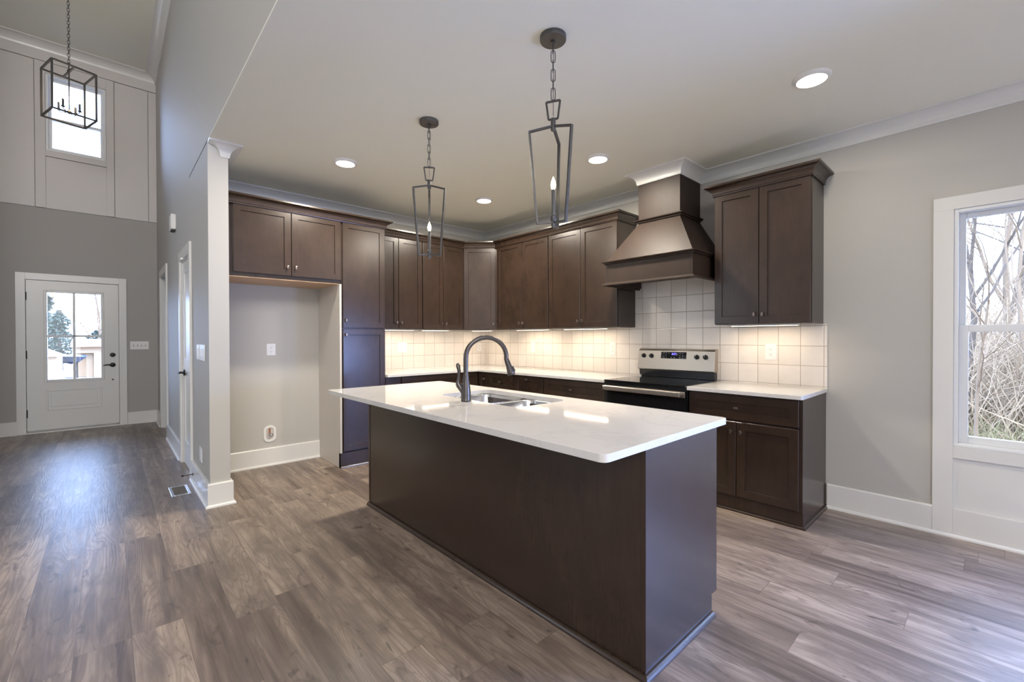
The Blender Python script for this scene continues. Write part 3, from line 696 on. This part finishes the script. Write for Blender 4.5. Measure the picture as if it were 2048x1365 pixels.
# ------------------------------------------------------------------ electric range
RY0, RY1 = 2.579, 3.363           # local x along the wall
rg = thing('electric_range', 'stainless freestanding electric range with black glass cooktop under the hood', 'range', (0,0,0), RZR)
MB().box((RY0,-.625,.02), (RY1,-.012,.900)).build('body', M['benamel'], rg, bevel=.003)
MB().prism(rounded(RY0-.002,-.668,RY1+.002,-.075,.012,(1,1,0,0)), .9002, .919).build('cooktop', M['bglass'], rg, bevel=.003)
MB().box((RY0,-.662,.872), (RY1,-.627,.899)).build('control_strip', M['benamel'], rg, bevel=.002)
dr_ = MB().box((RY0+.002,-.665,.23), (RY1-.002,-.6255,.868)).build('oven_door', M['bglass'], rg, bevel=.004)
MB().box((RY0+.002,-.671,.822), (RY1-.002,-.6655,.868)).build('door_trim', M['steel'], dr_, bevel=.002)
hm = MB().box((RY0+.02,-.722,.832), (RY1-.02,-.704,.868))
for a in (RY0+.03, RY1-.06): hm.box((a,-.704,.838), (a+.03,-.6715,.862))
hm.build('door_handle', M['steel'], dr_, bevel=.005, seg=3)
MB().box((RY0+.002,-.662,.045), (RY1-.002,-.6255,.222)).build('storage_drawer', M['steel'], rg, bevel=.004)
BY_ = RY0+.008; BZ_ = RY1-.018
sec = [(-.012,.92),(-.074,.92),(-.079,.985),(-.012,.985)]
def xprism(sec, x0, x1):
    n = len(sec); return MB().add([(x0,y,z) for y,z in sec]+[(x1,y,z) for y,z in sec], [tuple(range(n)), tuple(range(2*n-1,n-1,-1))]+[(i,(i+1)%n,(i+1)%n+n,i+n) for i in range(n)])
xprism(sec, BY_+.004, BZ_-.002).build('vent_panel', M['benamel'], rg, bevel=.003)
sec = [(-.012,.992),(-.100,.992),(-.104,1.000),(-.076,1.178),(-.066,1.192),(-.040,1.200),(-.012,1.200)]
bgd = xprism(sec, BY_-.004, BZ_+.006).build('backguard', M['steel'], rg, bevel=.004)
MB().box((BY_+.012,-.092,.984), (BZ_-.01,-.02,.993)).build('vent_slot', M['slot'], rg)
sl = Vector((0, .028, .178)).normalized(); nn = Vector((0,-sl.z,sl.y))
def onp(x, s, off=0): return Vector((x, -.104, 1.0)) + sl*s + nn*off
def slab(x0, x1, s0, s1, th, off=0):
    c = [onp(x0,s0,off), onp(x1,s0,off), onp(x1,s1,off), onp(x0,s1,off)]; d = [p+nn*th for p in c]
    return MB().add(c+d, [(0,1,2,3),(7,6,5,4),(0,4,5,1),(1,5,6,2),(2,6,7,3),(3,7,4,0)])
# lit clock digits 8:07, as seven-segment strokes, and the pale key legends round them
SEG = {'8':'abcdefg','0':'abcdef','7':'abc'}
def digits(text, x, s, w, h, tk):
    m = MB()
    for ch in text:
        if ch == ':':
            for q in (.3, .7): m_ = slab(x, x+tk, s+h*q-tk/2, s+h*q+tk/2, .0008, .0016); m.add(m_.v, m_.f)
            x += tk*2.2; continue
        for g in SEG[ch]:
            x0, x1, s0, s1 = {'a':(0,w,h-tk,h),'d':(0,w,0,tk),'g':(0,w,h/2-tk/2,h/2+tk/2),'f':(0,tk,h/2,h),'e':(0,tk,0,h/2),'b':(w-tk,w,h/2,h),'c':(w-tk,w,0,h/2)}[g]
            m_ = slab(x+x0, x+x1, s+s0, s+s1, .0008, .0016); m.add(m_.v, m_.f)
        x += w*1.45
    return m
lg = slab(2.832, 3.088, .106, .170, .0015)
for x, s, w_ in ((2.855,.160,.012),(2.880,.160,.011),(2.908,.158,.010),(2.880,.138,.010),(2.855,.117,.014),(2.882,.117,.011),(2.932,.116,.014),(2.962,.116,.014),(2.990,.152,.018),(2.990,.138,.008),(3.020,.157,.012),(3.046,.157,.008),(3.020,.136,.009),(3.046,.135,.012),(3.018,.115,.013),(3.046,.113,.014)):
    q_ = slab(x, x+w_, s-.0022, s+.0022, .0006, .0016); lg.add(q_.v, q_.f)
dp = lg.build('control_display', M['bglass'], bgd, extra=(6, M['legend']))
digits('8:07', 2.944, .141, .0095, .019, .0026).build('clock_digits', M['digit'], dp)
def range_knob(x):
    m = MB(); n = 24; vs = []
    u = Vector((1,0,0))
    for r, o in ((.022,0),(.0225,.003),(.0205,.012),(.018,.020)):
        for k in range(n):
            a = 2*math.pi*k/n; vs.append(onp(x, .128, o) + u*r*math.cos(a) + sl*r*math.sin(a))
    m.add(vs, [(i*n+k, i*n+(k+1)%n, (i+1)*n+(k+1)%n, (i+1)*n+k) for i in range(3) for k in range(n)] + [tuple(3*n+k for k in range(n))])
    k_ = m.build('control_knob', M['black'], bgd, smooth=True)
    p = slab(x-.0045, x+.0045, .110, .146, .010, .019); p.build('grip', M['benamel'], k_, bevel=.002)
    p = slab(x-.001, x+.001, .131, .146, .0005, .0291); p.build('pointer', M['plastic'], k_)
for x in (2.646, 2.730, 3.188, 3.268): range_knob(x)
tag(MB().box((-.085,-2.612,.9192), (-.060,-2.586,.934)).build('paper_tag', M['plastic']), 'small white tag at the rear left corner of the black cooktop', 'tag')

# ------------------------------------------------------------------ range hood
hd_ = thing('range_hood', 'dark wood chimney range hood flaring out over the cooktop', 'range hood', (0,0,0), RZR)
SX0, SX1, SD = 2.553, 3.392, .600
CX0, CX1, CD = 2.776, 3.184, .398
MB().box((CX0,-CD,2.40), (CX1,-.012,H-.098)).build('chimney', M['woodh'], hd_, bevel=.0015)
a = [(CX0,-.0105,2.368),(CX0,-CD,2.368),(CX1,-CD,2.368),(CX1,-.0105,2.368)]; b = [(SX0,-.0105,2.018),(SX0,-SD,2.018),(SX1,-SD,2.018),(SX1,-.0105,2.018)]
MB().add(b+a, [(0,1,2,3),(7,6,5,4)]+[(i,4+i,4+(i+1)%4,(i+1)%4) for i in range(4)]).build('tapered_cover', M['woodh'], hd_)
def band(x0, x1, d, z, up):
    pr = [(-.003,z),(.012,z),(.014,z+.008),(.030,z+.016),(.032,z+.024),(-.003,z+.026)] if up else [(-.003,z),(.032,z),(.032,z+.008),(.014,z+.016),(.012,z+.024),(-.003,z+.026)]
    return MB().sweep([(x0,-.011),(x0,-d),(x1,-d),(x1,-.011)], pr, -1)
band(CX0,CX1,CD,2.376,True).box((CX0,-CD,2.366), (CX1,-.011,2.401)).build('upper_molding', M['woodh'], hd_)
band(SX0,SX1,SD,1.994,True).build('middle_molding', M['woodh'], hd_)
m = MB().box((SX0,-SD,1.81), (SX0+.02,-.0105,2.018)).box((SX1-.02,-SD,1.81), (SX1,-.0105,2.018)).box((SX0+.02,-SD,1.81), (SX1-.02,-SD+.02,2.018)).box((SX0+.02,-SD+.02,1.87), (SX1-.02,-.0105,1.89))
m.build('skirt', M['woodh'], hd_, bevel=.001, seg=1)
band(SX0,SX1,SD,1.795,False).build('lower_molding', M['woodh'], hd_)

# ------------------------------------------------------------------ ceiling lights
def can_light(label, x, y, pw):
    t = thing('recessed_light', label, 'ceiling light', (x,y,H), 0, 'recessed ceiling lights')
    MB().lathe([(.098,0),(.097,-.004),(.090,-.010),(.080,-.018),(.076,-.018),(.076,-.002)], 40).build('trim_ring', M['plastic'], t, smooth=True)
    MB().lathe([(.0755,-.010),(.0755,-.0165),(.0001,-.0175)], 40).build('lens', M['lens'], t)
    l = bpy.data.lights.new('can_light', 'AREA'); l.shape = 'DISK'; l.size = .145; l.energy = pw; l.color = (1, .91, .77); l.spread = R(178)
    o = bpy.data.objects.new('can_light', l); COL.objects.link(o); o.parent = t; o.location = (0,0,-.022)
CANW = 34
can_light('round recessed light nearest the refrigerator bay', -2.554, -1.25, CANW)
can_light('round recessed light over the corner of the counters', -1.015, -1.24, CANW)
can_light('round recessed light in front of the range hood', -1.007, -2.764, CANW)
can_light('round recessed light nearest the window', -1.022, -4.304, CANW*.30)

def torus_link(c, ln, wd, r, ang):
    u = Vector((math.cos(ang), math.sin(ang), 0)); pts = []
    for k in range(16):
        a = 2*math.pi*k/16; s = math.sin(a); cc = math.cos(a)
        pts.append(Vector(c) + u*(wd/2)*cc + Vector((0,0,1))*((ln/2-wd/2)*(1 if s > .05 else (-1 if s < -.05 else 0)) + (wd/2)*s))
    return MB().tube(pts, r, 6, closed=True)
def flame_bulb(name, parent, x, y, z, s=1.0):
    MB().lathe([(.006*s,0),(.0115*s,.014*s),(.0135*s,.026*s),(.011*s,.042*s),(.005*s,.058*s),(.001*s,.068*s)], 14, (x,y,z)).build(name, M['bulb'], parent, smooth=True)
def point(parent, x, y, z, pw, r=.012):
    l = bpy.data.lights.new('candle_light', 'POINT'); l.energy = pw; l.color = (1,.74,.46); l.shadow_soft_size = r
    o = bpy.data.objects.new('candle_light', l); COL.objects.link(o); o.parent = parent; o.location = (x,y,z)
def pendant(label, x, y, far):
    # far: direction in plan of one of the three arms (degrees)
    t = thing('pendant_light', label, 'pendant light', (x,y,H), 0, 'pendant lights over the island')
    MB().lathe([(.066,0),(.066,-.020),(.064,-.023),(.012,-.024),(.012,-.030),(.004,-.034)], 36).build('canopy', M['iron'], t, smooth=True)
    z = -.030; top = -.312; n = 6; ln = (z-top)/n*1.30
    ch = MB()
    for k in range(n):
        zc = z + (top-z)*(k+.5)/n; q = torus_link((0,0,zc), ln, .021, .0023, R(20+90*(k%2)+far)); ch.add(q.v, q.f)
    ch.add(*(lambda q: (q.v, q.f))(MB().tube([(0.003,0,-.03),(.004,.002,-.2),(0,0,-.40)], .0016, 6)))
    ch.build('chain', M['iron'], t, smooth=True)
    a0 = R(far)
    sd = Vector((math.cos(a0+R(90)), math.sin(a0+R(90)), 0))
    hz = MB(); A = [(-.036,-.325),(.036,-.325),(.024,-.415),(-.024,-.415)]
    for i in range(4):
        p, q = A[i], A[(i+1)%4]; hz.bar(sd*p[0]+Vector((0,0,p[1])), sd*q[0]+Vector((0,0,q[1])), .009, .009, sd)
    hz.build('loop_handle', M['iron'], t, bevel=.001)
    MB().lathe([(.012,-.412),(.0125,-.418),(.0125,-.470),(.010,-.474)], 20).build('hub', M['iron'], t, smooth=True)
    for k in range(3):
        d = Vector((math.cos(a0+k*2*math.pi/3), math.sin(a0+k*2*math.pi/3), 0)); sv = d.cross(Vector((0,0,1)))
        r1, r2, zt, zs, zb = .124, .084, -.452, -.490, -.945
        P = [d*.008+Vector((0,0,zt)), d*r1+Vector((0,0,zs)), d*r2+Vector((0,0,zb)), d*.006+Vector((0,0,zb+.010))]
        mm = MB(); wv = .0155
        for i in range(3):
            ext = (P[i+1]-P[i]).normalized()*.004
            mm.bar(P[i]-(ext if i else ext*0), P[i+1]+(ext if i < 2 else ext*0), wv, .010, sv if False else d if i == 1 else (0,0,1))
        mm.build('arm', M['iron'], t, bevel=.001)
    MB().lathe([(.010,-.958),(.011,-.950),(.011,-.936),(.012,-.930),(.0145,-.925),(.0145,-.905),(.010,-.90)], 18).lathe([(.0025,-.966),(.004,-.960),(.009,-.957)], 12).build('candle_base', M['iron'], t, smooth=True)
    MB().lathe([(.0105,-.90),(.0105,-.773),(.009,-.770)], 18).build('candle_sleeve', M['ivory'], t, smooth=True)
    flame_bulb('bulb', t, 0, 0, -.772)
    point(t, 0, 0, -.735, 4.0)
pendant('lantern pendant over the far end of the island', -2.407, -2.359, 58)
pendant('lantern pendant over the near end of the island', -2.407, -3.526, 28)

# ------------------------------------------------------------------ entry chandelier
chd = thing('lantern_chandelier', 'dark open cube lantern chandelier with four candles in the tall entry', 'chandelier', (-4.39,2.215,3.865), R(17))
S2 = .185; HT = .537
fm = MB(); tk = .017
for sx in (-1, 1):
    for sy in (-1, 1): fm.box((sx*S2-tk/2, sy*S2-tk/2, -.006), (sx*S2+tk/2, sy*S2+tk/2, HT+.006))
for z in (0, HT):
    for s_ in (-1, 1): fm.box((-S2+tk/2, s_*S2-tk/2, z-tk/2), (S2-tk/2, s_*S2+tk/2, z+tk/2)); fm.box((s_*S2-tk/2, -S2+tk/2, z-tk/2), (s_*S2+tk/2, S2-tk/2, z+tk/2))
fm.box((-tk/2, -S2+tk/2, HT-tk/2), (tk/2, S2-tk/2, HT+tk/2))
fm.build('frame', M['iron'], chd, bevel=.001)
MB().tube([(0,0,HT+.11),(0,0,.07)], .0065, 12).lathe([(.004,.050),(.016,.056),(.030,.068),(.022,.080),(.008,.095)], 20).lathe([(.016,HT+.004),(.014,HT+.02),(.008,HT+.03)], 16).build('stem', M['iron'], chd, smooth=True)
for k in range(4):
    a = R(45+90*k); dx, dy = math.cos(a)*.10, math.sin(a)*.10
    MB().tube([(0,0,.075),(dx*.5,dy*.5,.062),(dx*.9,dy*.9,.068),(dx,dy,.085)], .005, 10).lathe([(.006,.082),(.019,.090),(.020,.096),(.008,.100)], 16, (dx,dy,0)).build('candle_arm', M['iron'], chd, smooth=True)
    MB().lathe([(.011,.100),(.011,.175),(.009,.177)], 16, (dx,dy,0)).build('candle_sleeve', M['ivory'], chd, smooth=True)
    flame_bulb('bulb', chd, dx, dy, .176, .9)
point(chd, 0, 0, .26, 3.0, .05)
cm = MB(); z0, z1 = HT+.10, H2-3.865-.025; n = 24
for k in range(n):
    q = torus_link((0,0,z0+(z1-z0)*(k+.5)/n), (z1-z0)/n*1.32, .022, .0025, R(90*(k%2))); cm.add(q.v, q.f)
cm.build('chain', M['iron'], chd, smooth=True)
MB().lathe([(.003,z1-.012),(.012,z1-.004),(.062,z1),(.065,z1+.004),(.065,z1+.024)], 30).build('canopy', M['iron'], chd, smooth=True)

# ------------------------------------------------------------------ plates, vent, small fittings
def plate(name, label, cat, loc, rz, w_, h_, units, group=None):
    # front faces local -y; units: list of ('outlet'|'switch'|'toggle', x offset)
    t = thing(name, label, cat, loc, rz, group)
    MB().box((-w_/2,-.006,-h_/2), (w_/2,-.0005,h_/2)).build('cover_plate', M['plastic'], t, bevel=.003)
    for kind, x in units:
        if kind == 'outlet':
            for dz in (.021, -.021):
                r_ = MB().prism(rounded(-.017,-.0135,.017,.0135,.008,n=4), -.0078, -.0058); r_.v = [(a+x, c, b+dz) for a,b,c in r_.v]
                f = r_.build('receptacle', M['plastic'], t)
                MB().box((x-.0075,-.0082,dz-.002), (x-.0050,-.0077,dz+.006)).box((x+.0050,-.0082,dz-.002), (x+.0075,-.0077,dz+.006)).box((x-.002,-.0082,dz-.010), (x+.002,-.0077,dz-.006)).build('slots', M['slot'], f)
        elif kind == 'switch':
            MB().box((x-.0165,-.0095,-.033), (x+.0165,-.0055,.033)).build('rocker', M['plastic'], t, bevel=.002)
        else:
            MB().box((x-.005,-.0068,-.012), (x+.005,-.0058,.012)).build('toggle_slot', M['slot'], t); MB().box((x-.004,-.016,-.001), (x+.004,-.0068,.009)).build('toggle', M['plastic'], t, bevel=.0015)
    return t
BS = -.0085
plate('wall_outlet', 'white outlet on the tile right of the range', 'outlet', (BS,-3.779,1.186), RZR, .086, .135, [('outlet',0)], 'kitchen wall outlets')
plate('wall_outlet', 'white outlet on the tile just left of the range', 'outlet', (BS,-2.221,1.186), RZR, .08, .135, [('outlet',0)], 'kitchen wall outlets')
plate('wall_outlet', 'white outlet on the tile beyond the faucet spout, nearer the corner', 'outlet', (BS,-.993,1.188), RZR, .08, .135, [('outlet',0)], 'kitchen wall outlets')
plate('wall_outlet', 'wide white plate with outlet and switch on the tile beside the pantry', 'outlet', (-1.348,BS-.0005,1.190), 0, .128, .130, [('outlet',-.028),('switch',.028)], 'kitchen wall outlets')
plate('wall_outlet', 'white outlet on the tile inside the faucet arch, left of the corner', 'outlet', (-.126,BS-.0005,1.175), 0, .08, .125, [('outlet',0)], 'kitchen wall outlets')
plate('wall_outlet', 'white outlet high on the wall of the refrigerator bay', 'outlet', (-2.836,0,1.192), 0, .084, .122, [('outlet',0)])
plate('wall_outlet', 'white outlet low on the end of the partition wall', 'outlet', (XW,-.515,.327), RZR, .12, .125, [('outlet',0)])
plate('light_switch', 'white four-toggle switch plate right of the front door', 'switch', (-3.720,3.9,1.203), 0, .222, .125, [('toggle',-.069),('toggle',-.023),('toggle',.023),('toggle',.069)])
plate('light_switch', 'wide white switch plate near the end of the partition wall', 'switch', (XW,-.637,1.192), RZR, .255, .132, [('switch',-.075),('switch',-.025),('switch',.025),('switch',.075)])
plate('light_switch', 'narrow white switch plate on the partition wall, closer to the side door', 'switch', (XW,-.405,1.192), RZR, .125, .128, [('switch',-.025),('switch',.025)])
wb = thing('water_valve_box', 'white oval water box with copper valve low in the refrigerator bay', 'valve box', (-2.853,0,.327), 0)
o_ = rounded(-.058,-.085,.058,.085,.052,n=8); i_ = rounded(-.036,-.060,.036,.060,.030,n=8)
q = ring_slab(o_, i_, -.008, -.0005); q.v = [(a, c, b) for a,b,c in q.v]; q.build('cover_plate', M['plastic'], wb, bevel=.002)
MB().add([(a,-.0012,b) for a,b in i_]+[(a,-.0008,b) for a,b in i_], [tuple(range(len(i_))), tuple(range(2*len(i_)-1,len(i_)-1,-1))]).build('box_interior', M['panel'], wb)
MB().tube([(-.004,-.010,.052),(-.004,-.010,.0)], .008, 14).build('copper_pipe', M['copper'], wb, smooth=True)
MB().tube([(-.004,-.010,.004),(-.004,-.010,-.03)], .0115, 14).tube([(-.004,-.010,-.03),(-.016,-.013,-.045)], .008, 12).tube([(-.004,-.010,-.016),(.018,-.016,-.012)], .006, 12).lathe([(.012,0),(.013,-.005),(.006,-.008)], 12, (.016,-.014,-.012), 'y').build('valve', M['steels'], wb, smooth=True)
vt = thing('floor_vent', 'shiny metal floor vent with a brown grille beside the partition wall', 'vent', (-3.630,-.315,0), 0)
MB().box((-.066,-.150,0.0002), (-.046,.150,.004)).box((.046,-.150,.0002), (.066,.150,.004)).box((-.046,-.150,.0002), (.046,-.128,.004)).box((-.046,.128,.0002), (.046,.150,.004)).build('vent_frame', M['steels'], vt, bevel=.002)
gv = MB().box((-.046,-.128,.0002), (.046,.128,.0015))
for k in range(15): gv.box((-.046,-.124+k*.0175,.0015), (.046,-.115+k*.0175,.0032))
gv.build('vent_grille', mat('brown_grille', (.17,.14,.10), .45, metal=.5, noise=((40,40,40), .1)), vt)
ds = thing('door_stop', 'thin dark bronze door stop sticking out of the partition baseboard', 'door stop', (XW-.018,-.165,.085), 0)
MB().lathe([(.012,0),(.012,-.005),(.005,-.008),(.0042,-.06),(.0042,-.070)], 14, (0,0,0), 'x').build('stem', M['iron'], ds, smooth=True)
MB().lathe([(.0065,-.068),(.0075,-.072),(.0075,-.084),(.005,-.087)], 14, (0,0,0), 'x').build('tip', M['black'], ds, smooth=True)
dc = thing('door_chime', 'beige door chime box high on the partition wall', 'door chime', (XW,1.30,2.63), RZR)
MB().box((-.09,-.048,-.085), (.09,-.0005,.085)).build('cover', M['plastic'], dc, bevel=.006)
MB().box((-.075,-.040,-.097), (.075,-.006,-.085)).build('grille', M['slot'], dc)
# ------------------------------------------------------------------ outdoors

M['ground'] = mat('dry_ground', (.20,.14,.08), .9, noise=((.8,.8,.8), .25))
M['grass'] = mat('lawn_grass', (.055,.085,.022), .9, noise=((9,9,9), .3))
M['bark'] = mat('pale_bark', (.17,.115,.066), .9, noise=((6,6,2), .3))
M['barkd'] = mat('grey_bark', (.085,.062,.043), .9, noise=((6,6,2), .3))
M['twig'] = mat('dry_twigs', (.27,.19,.11), .9, noise=((3,3,3), .35))
M['vine'] = mat('green_undergrowth', (.165,.135,.055), .9, noise=((3,3,3), .35))
M['needle'] = mat('evergreen_needles', (.034,.046,.027), .8, noise=((2,2,2), .4))
M['siding'] = mat('white_siding', (.36,.255,.155), .6, noise=((2,2,2), .05))
M['redroof'] = mat('red_metal_roof', (.26,.075,.045), .5, noise=((2,2,2), .1))
M['greyroof'] = mat('pale_roof', (.26,.185,.11), .6, noise=((2,2,2), .1))
M['tarp'] = mat('blue_tarp', (.012,.02,.05), .5, noise=((4,4,4), .2))
GZ = -.45
struct(MB().box((-60,-45,GZ-.2), (60,4.2,GZ-.03)).box((-60,4.2,GZ-.2), (60,70,GZ)).build('ground', M['ground']))
def branch_mesh(rng, base, h, r, depth, spread, lean=(0,0,0), sides=5):
    m = MB()
    def grow(p, d, ln, rad, lev):
        pts = [p]; rs = [rad]; n = 5 if lev < 2 else 4
        dd = d.copy()
        for i in range(n):
            dd = (dd + Vector((rng.uniform(-1,1), rng.uniform(-1,1), rng.uniform(-.4,.6)))*.16).normalized()
            pts.append(pts[-1] + dd*ln/n); rs.append(rad*(1-.55*(i+1)/n))
        m.tube(pts, rs, sides if lev < 2 else 3, cap=False)
        if lev >= depth: return
        k = (rng.randint(6, 8), rng.randint(4, 6), rng.randint(3, 5), 3, 2)[lev]
        for j in range(k):
            f = rng.uniform(.35, 1.0) if lev else rng.uniform(.28, 1.0)
            ix = min(n-1, int(f*n)); q = pts[ix].lerp(pts[ix+1], f*n-ix)
            ang = rng.uniform(0, 2*math.pi); u = Vector((math.cos(ang), math.sin(ang), 0))
            nd = (dd*rng.uniform(.5,1.0) + u*spread*rng.uniform(.6,1.3) + Vector((0,0,rng.uniform(-.1,.5)))).normalized()
            grow(q, nd, ln*rng.uniform(.42,.68), rs[ix]*rng.uniform(.45,.68), lev+1)
    grow(Vector(base), (Vector((0,0,1))+Vector(lean)).normalized(), h, r, 0)
    return m
def bare_tree(label, x, y, h, r, seed, mt, lean=(0,0,0), depth=5, spread=.75, group=None):
    rng = random.Random(seed)
    return tag(branch_mesh(rng, (x,y,GZ-.05), h, r, depth, spread, lean).build('bare_tree', M[mt]), label, 'tree', group)
G1 = 'bare trees outside the right window'
bare_tree('bare tree with a thick leaning trunk left in the right-hand window', 8.5, -4.62, 5.4, .060, 3, 'barkd', (.0,-.10,0), group=G1)
bare_tree('forked pale bare tree standing centrally beyond the right-hand window', 10.0, -5.25, 6.0, .075, 11, 'bark', group=G1)
bare_tree('slim pale bare tree at the right edge of the right-hand window', 7.6, -5.62, 4.6, .045, 23, 'bark', group=G1)
bare_tree('tall grey bare tree farthest back beyond the right-hand window', 15.0, -4.95, 9.0, .11, 31, 'barkd', group=G1)
bare_tree('bare sapling close to the glass of the right-hand window, low left', 5.6, -4.84, 2.4, .028, 47, 'bark', group=G1)
def tangle(name, label, mt, n, x0, x1, y0, y1, hmax, seed, r=.008):
    rng = random.Random(seed); m = MB()
    for _ in range(n):
        x = rng.uniform(x0, x1); y = rng.uniform(y0, y1); h = rng.uniform(.3, 1)*hmax*(.6+.4*(x-x0)/(x1-x0))
        p = Vector((x,y,GZ-.05)); d = Vector((rng.uniform(-.5,.5), rng.uniform(-.5,.5), 1)).normalized(); pts = [p]
        for i in range(5):
            d = (d + Vector((rng.uniform(-1,1), rng.uniform(-1,1), rng.uniform(-.5,.35)))*.45).normalized(); pts.append(pts[-1]+d*h/5)
        m.tube(pts, [r*rng.uniform(.6,1.6)*(1-.15*i) for i in range(6)], 3, cap=False)
    return tag(m.build(name, M[mt]), label, 'undergrowth', kind='stuff')
tangle('brush_thicket', 'tangled pale winter brush beyond the right-hand window', 'twig', 4600, 7.0, 19, -8.0, -3.3, 5.2, 5, .009)
tangle('vine_undergrowth', 'low greenish vines and weeds beyond the right-hand window', 'vine', 1300, 4.6, 11, -6.8, -4.0, .8, 9, .009)
# across the street, seen through the front door
bare_tree('bare tree beyond the front door, in the upper right pane', -4.42, 24.5, 4.2, .045, 71, 'bark', spread=.5)
def evergreen(label, x, y, h, rad, seed, n=1500):
    rng = random.Random(seed); t = thing('evergreen_tree', label, 'tree', (x,y,GZ-.02), 0, 'evergreens beyond the front door')
    MB().tube([(0,0,0),(0,0,h*.9)], [rad*.10, .02], 8).build('trunk', M['barkd'], t)
    m = MB()
    for _ in range(n):
        f = rng.random()**.8; z = h*(.12+.86*f); rr_ = rad*(1-f)**.7*rng.uniform(.25,1)*(.75+.25*math.sin(z*5)); a = rng.uniform(0, 6.283)
        c = Vector((rr_*math.cos(a), rr_*math.sin(a), z)); s = rng.uniform(.10,.22)*h/5
        u = Vector((rng.uniform(-1,1),rng.uniform(-1,1),rng.uniform(-.6,.6))).normalized(); v = u.cross(Vector((rng.uniform(-1,1),rng.uniform(-1,1),rng.uniform(-1,1)))).normalized()
        w_ = u.cross(v)*.25
        m.add([c-u*s, c+v*s*.45, c+u*s, c-v*s*.45, c+w_*s], [(0,1,4),(1,2,4),(2,3,4),(3,0,4),(0,3,2,1)])
    m.build('foliage', M['needle'], t); return t
evergreen('broad blue-green evergreen beyond the front door, in the left panes', -6.1, 30, 3.4, 1.5, 5)
evergreen('tall evergreen at the far left beyond the front door glass', -7.0, 33, 5.2, 1.4, 6)
evergreen('low evergreen behind the red-roofed building beyond the front door', -4.7, 36, 2.4, 2.4, 8)
sh = thing('garden_shed', 'small white gabled shed at left beyond the front door glass', 'shed', (-5.75,14.6,GZ), 0)
MB().box((-.9,-.6,0), (.52,1.6,1.22)).build('wall', M['siding'], sh)
MB().add([(-1.0,-.75,1.22),(.58,-.75,1.22),(.58,1.7,1.22),(-1.0,1.7,1.22),(-.2,-.75,1.62),(-.2,1.7,1.62)], [(0,1,4),(1,2,5,4),(2,3,5),(3,0,4,5),(0,3,2,1)]).build('roof', M['greyroof'], sh)
br = thing('outbuilding', 'white open-fronted building with a red roof beyond the front door', 'building', (-4.3,22,GZ), 0)
MB().box((-.27,0,0), (1.6,2.2,1.42)).build('wall', M['siding'], br)
MB().box((-.95,1.6,0), (-.27,2.2,1.42)).box((-.95,0,1.12), (-.27,1.6,1.42)).build('carport', M['siding'], br)
MB().box((-.52,.2,0), (-.3,.5,1.1)).build('post', M['greyroof'], br)
MB().add([(-1.0,-.3,1.40),(1.8,-.3,1.40),(1.8,1.1,1.74),(-1.0,1.1,1.74),(1.8,2.5,1.40),(-1.0,2.5,1.40)], [(0,1,2,3),(3,2,4,5),(0,3,5),(1,4,2),(0,5,4,1)]).build('roof', M['redroof'], br)
bt = thing('covered_boat', 'blue tarp-covered boat on a trailer beyond the front door', 'boat', (-5.05,17.2,GZ), 0)
m = MB(); rings = []
for x, w_, b, tz in ((-.42,.35,1.0,1.19),(-.2,.45,.93,1.20),(.0,.46,.86,1.19),(.2,.36,.93,1.18),(.38,.05,1.1,1.16)):
    rings.append([(x,-w_,tz-.06),(x,-w_*.7,b),(x,w_*.7,b),(x,w_,tz-.06),(x,0,tz)])
n = 5; m.add([p for r in rings for p in r], [(i*n+k, i*n+(k+1)%n, (i+1)*n+(k+1)%n, (i+1)*n+k) for i in range(4) for k in range(n)]+[(0,1,2,3,4),(24,23,22,21,20)])
m.build('tarp', M['tarp'], bt)
MB().box((-.3,-.2,.25), (.25,-.15,.30)).box((-.3,.15,.25), (.25,.2,.30)).box((-.3,-.2,.25), (-.25,-.15,.93)).box((.1,-.2,.25), (.15,-.15,.9)).box((-.3,.15,.25), (-.25,.2,.93)).box((.1,.15,.25), (.15,.2,.9)).tube([(-.1,-.3,.19),(-.1,.3,.19)], .19, 16).build('trailer', M['barkd'], bt)
rng = random.Random(4); m = MB()
for _ in range(1600):
    x = rng.uniform(-4.95,-4.35); y = rng.uniform(15.6,16.6) ; h = rng.uniform(.12,.34); a = rng.uniform(0,6.28)
    m.add([(x,y,GZ),(x+.03*math.cos(a),y+.03*math.sin(a),GZ),(x+rng.uniform(-.06,.06),y+rng.uniform(-.06,.06),GZ+h)], [(0,1,2)])
tag(m.build('grass_patch', M['grass']), 'patch of green grass beyond the front door, lower right pane', 'grass', kind='stuff')
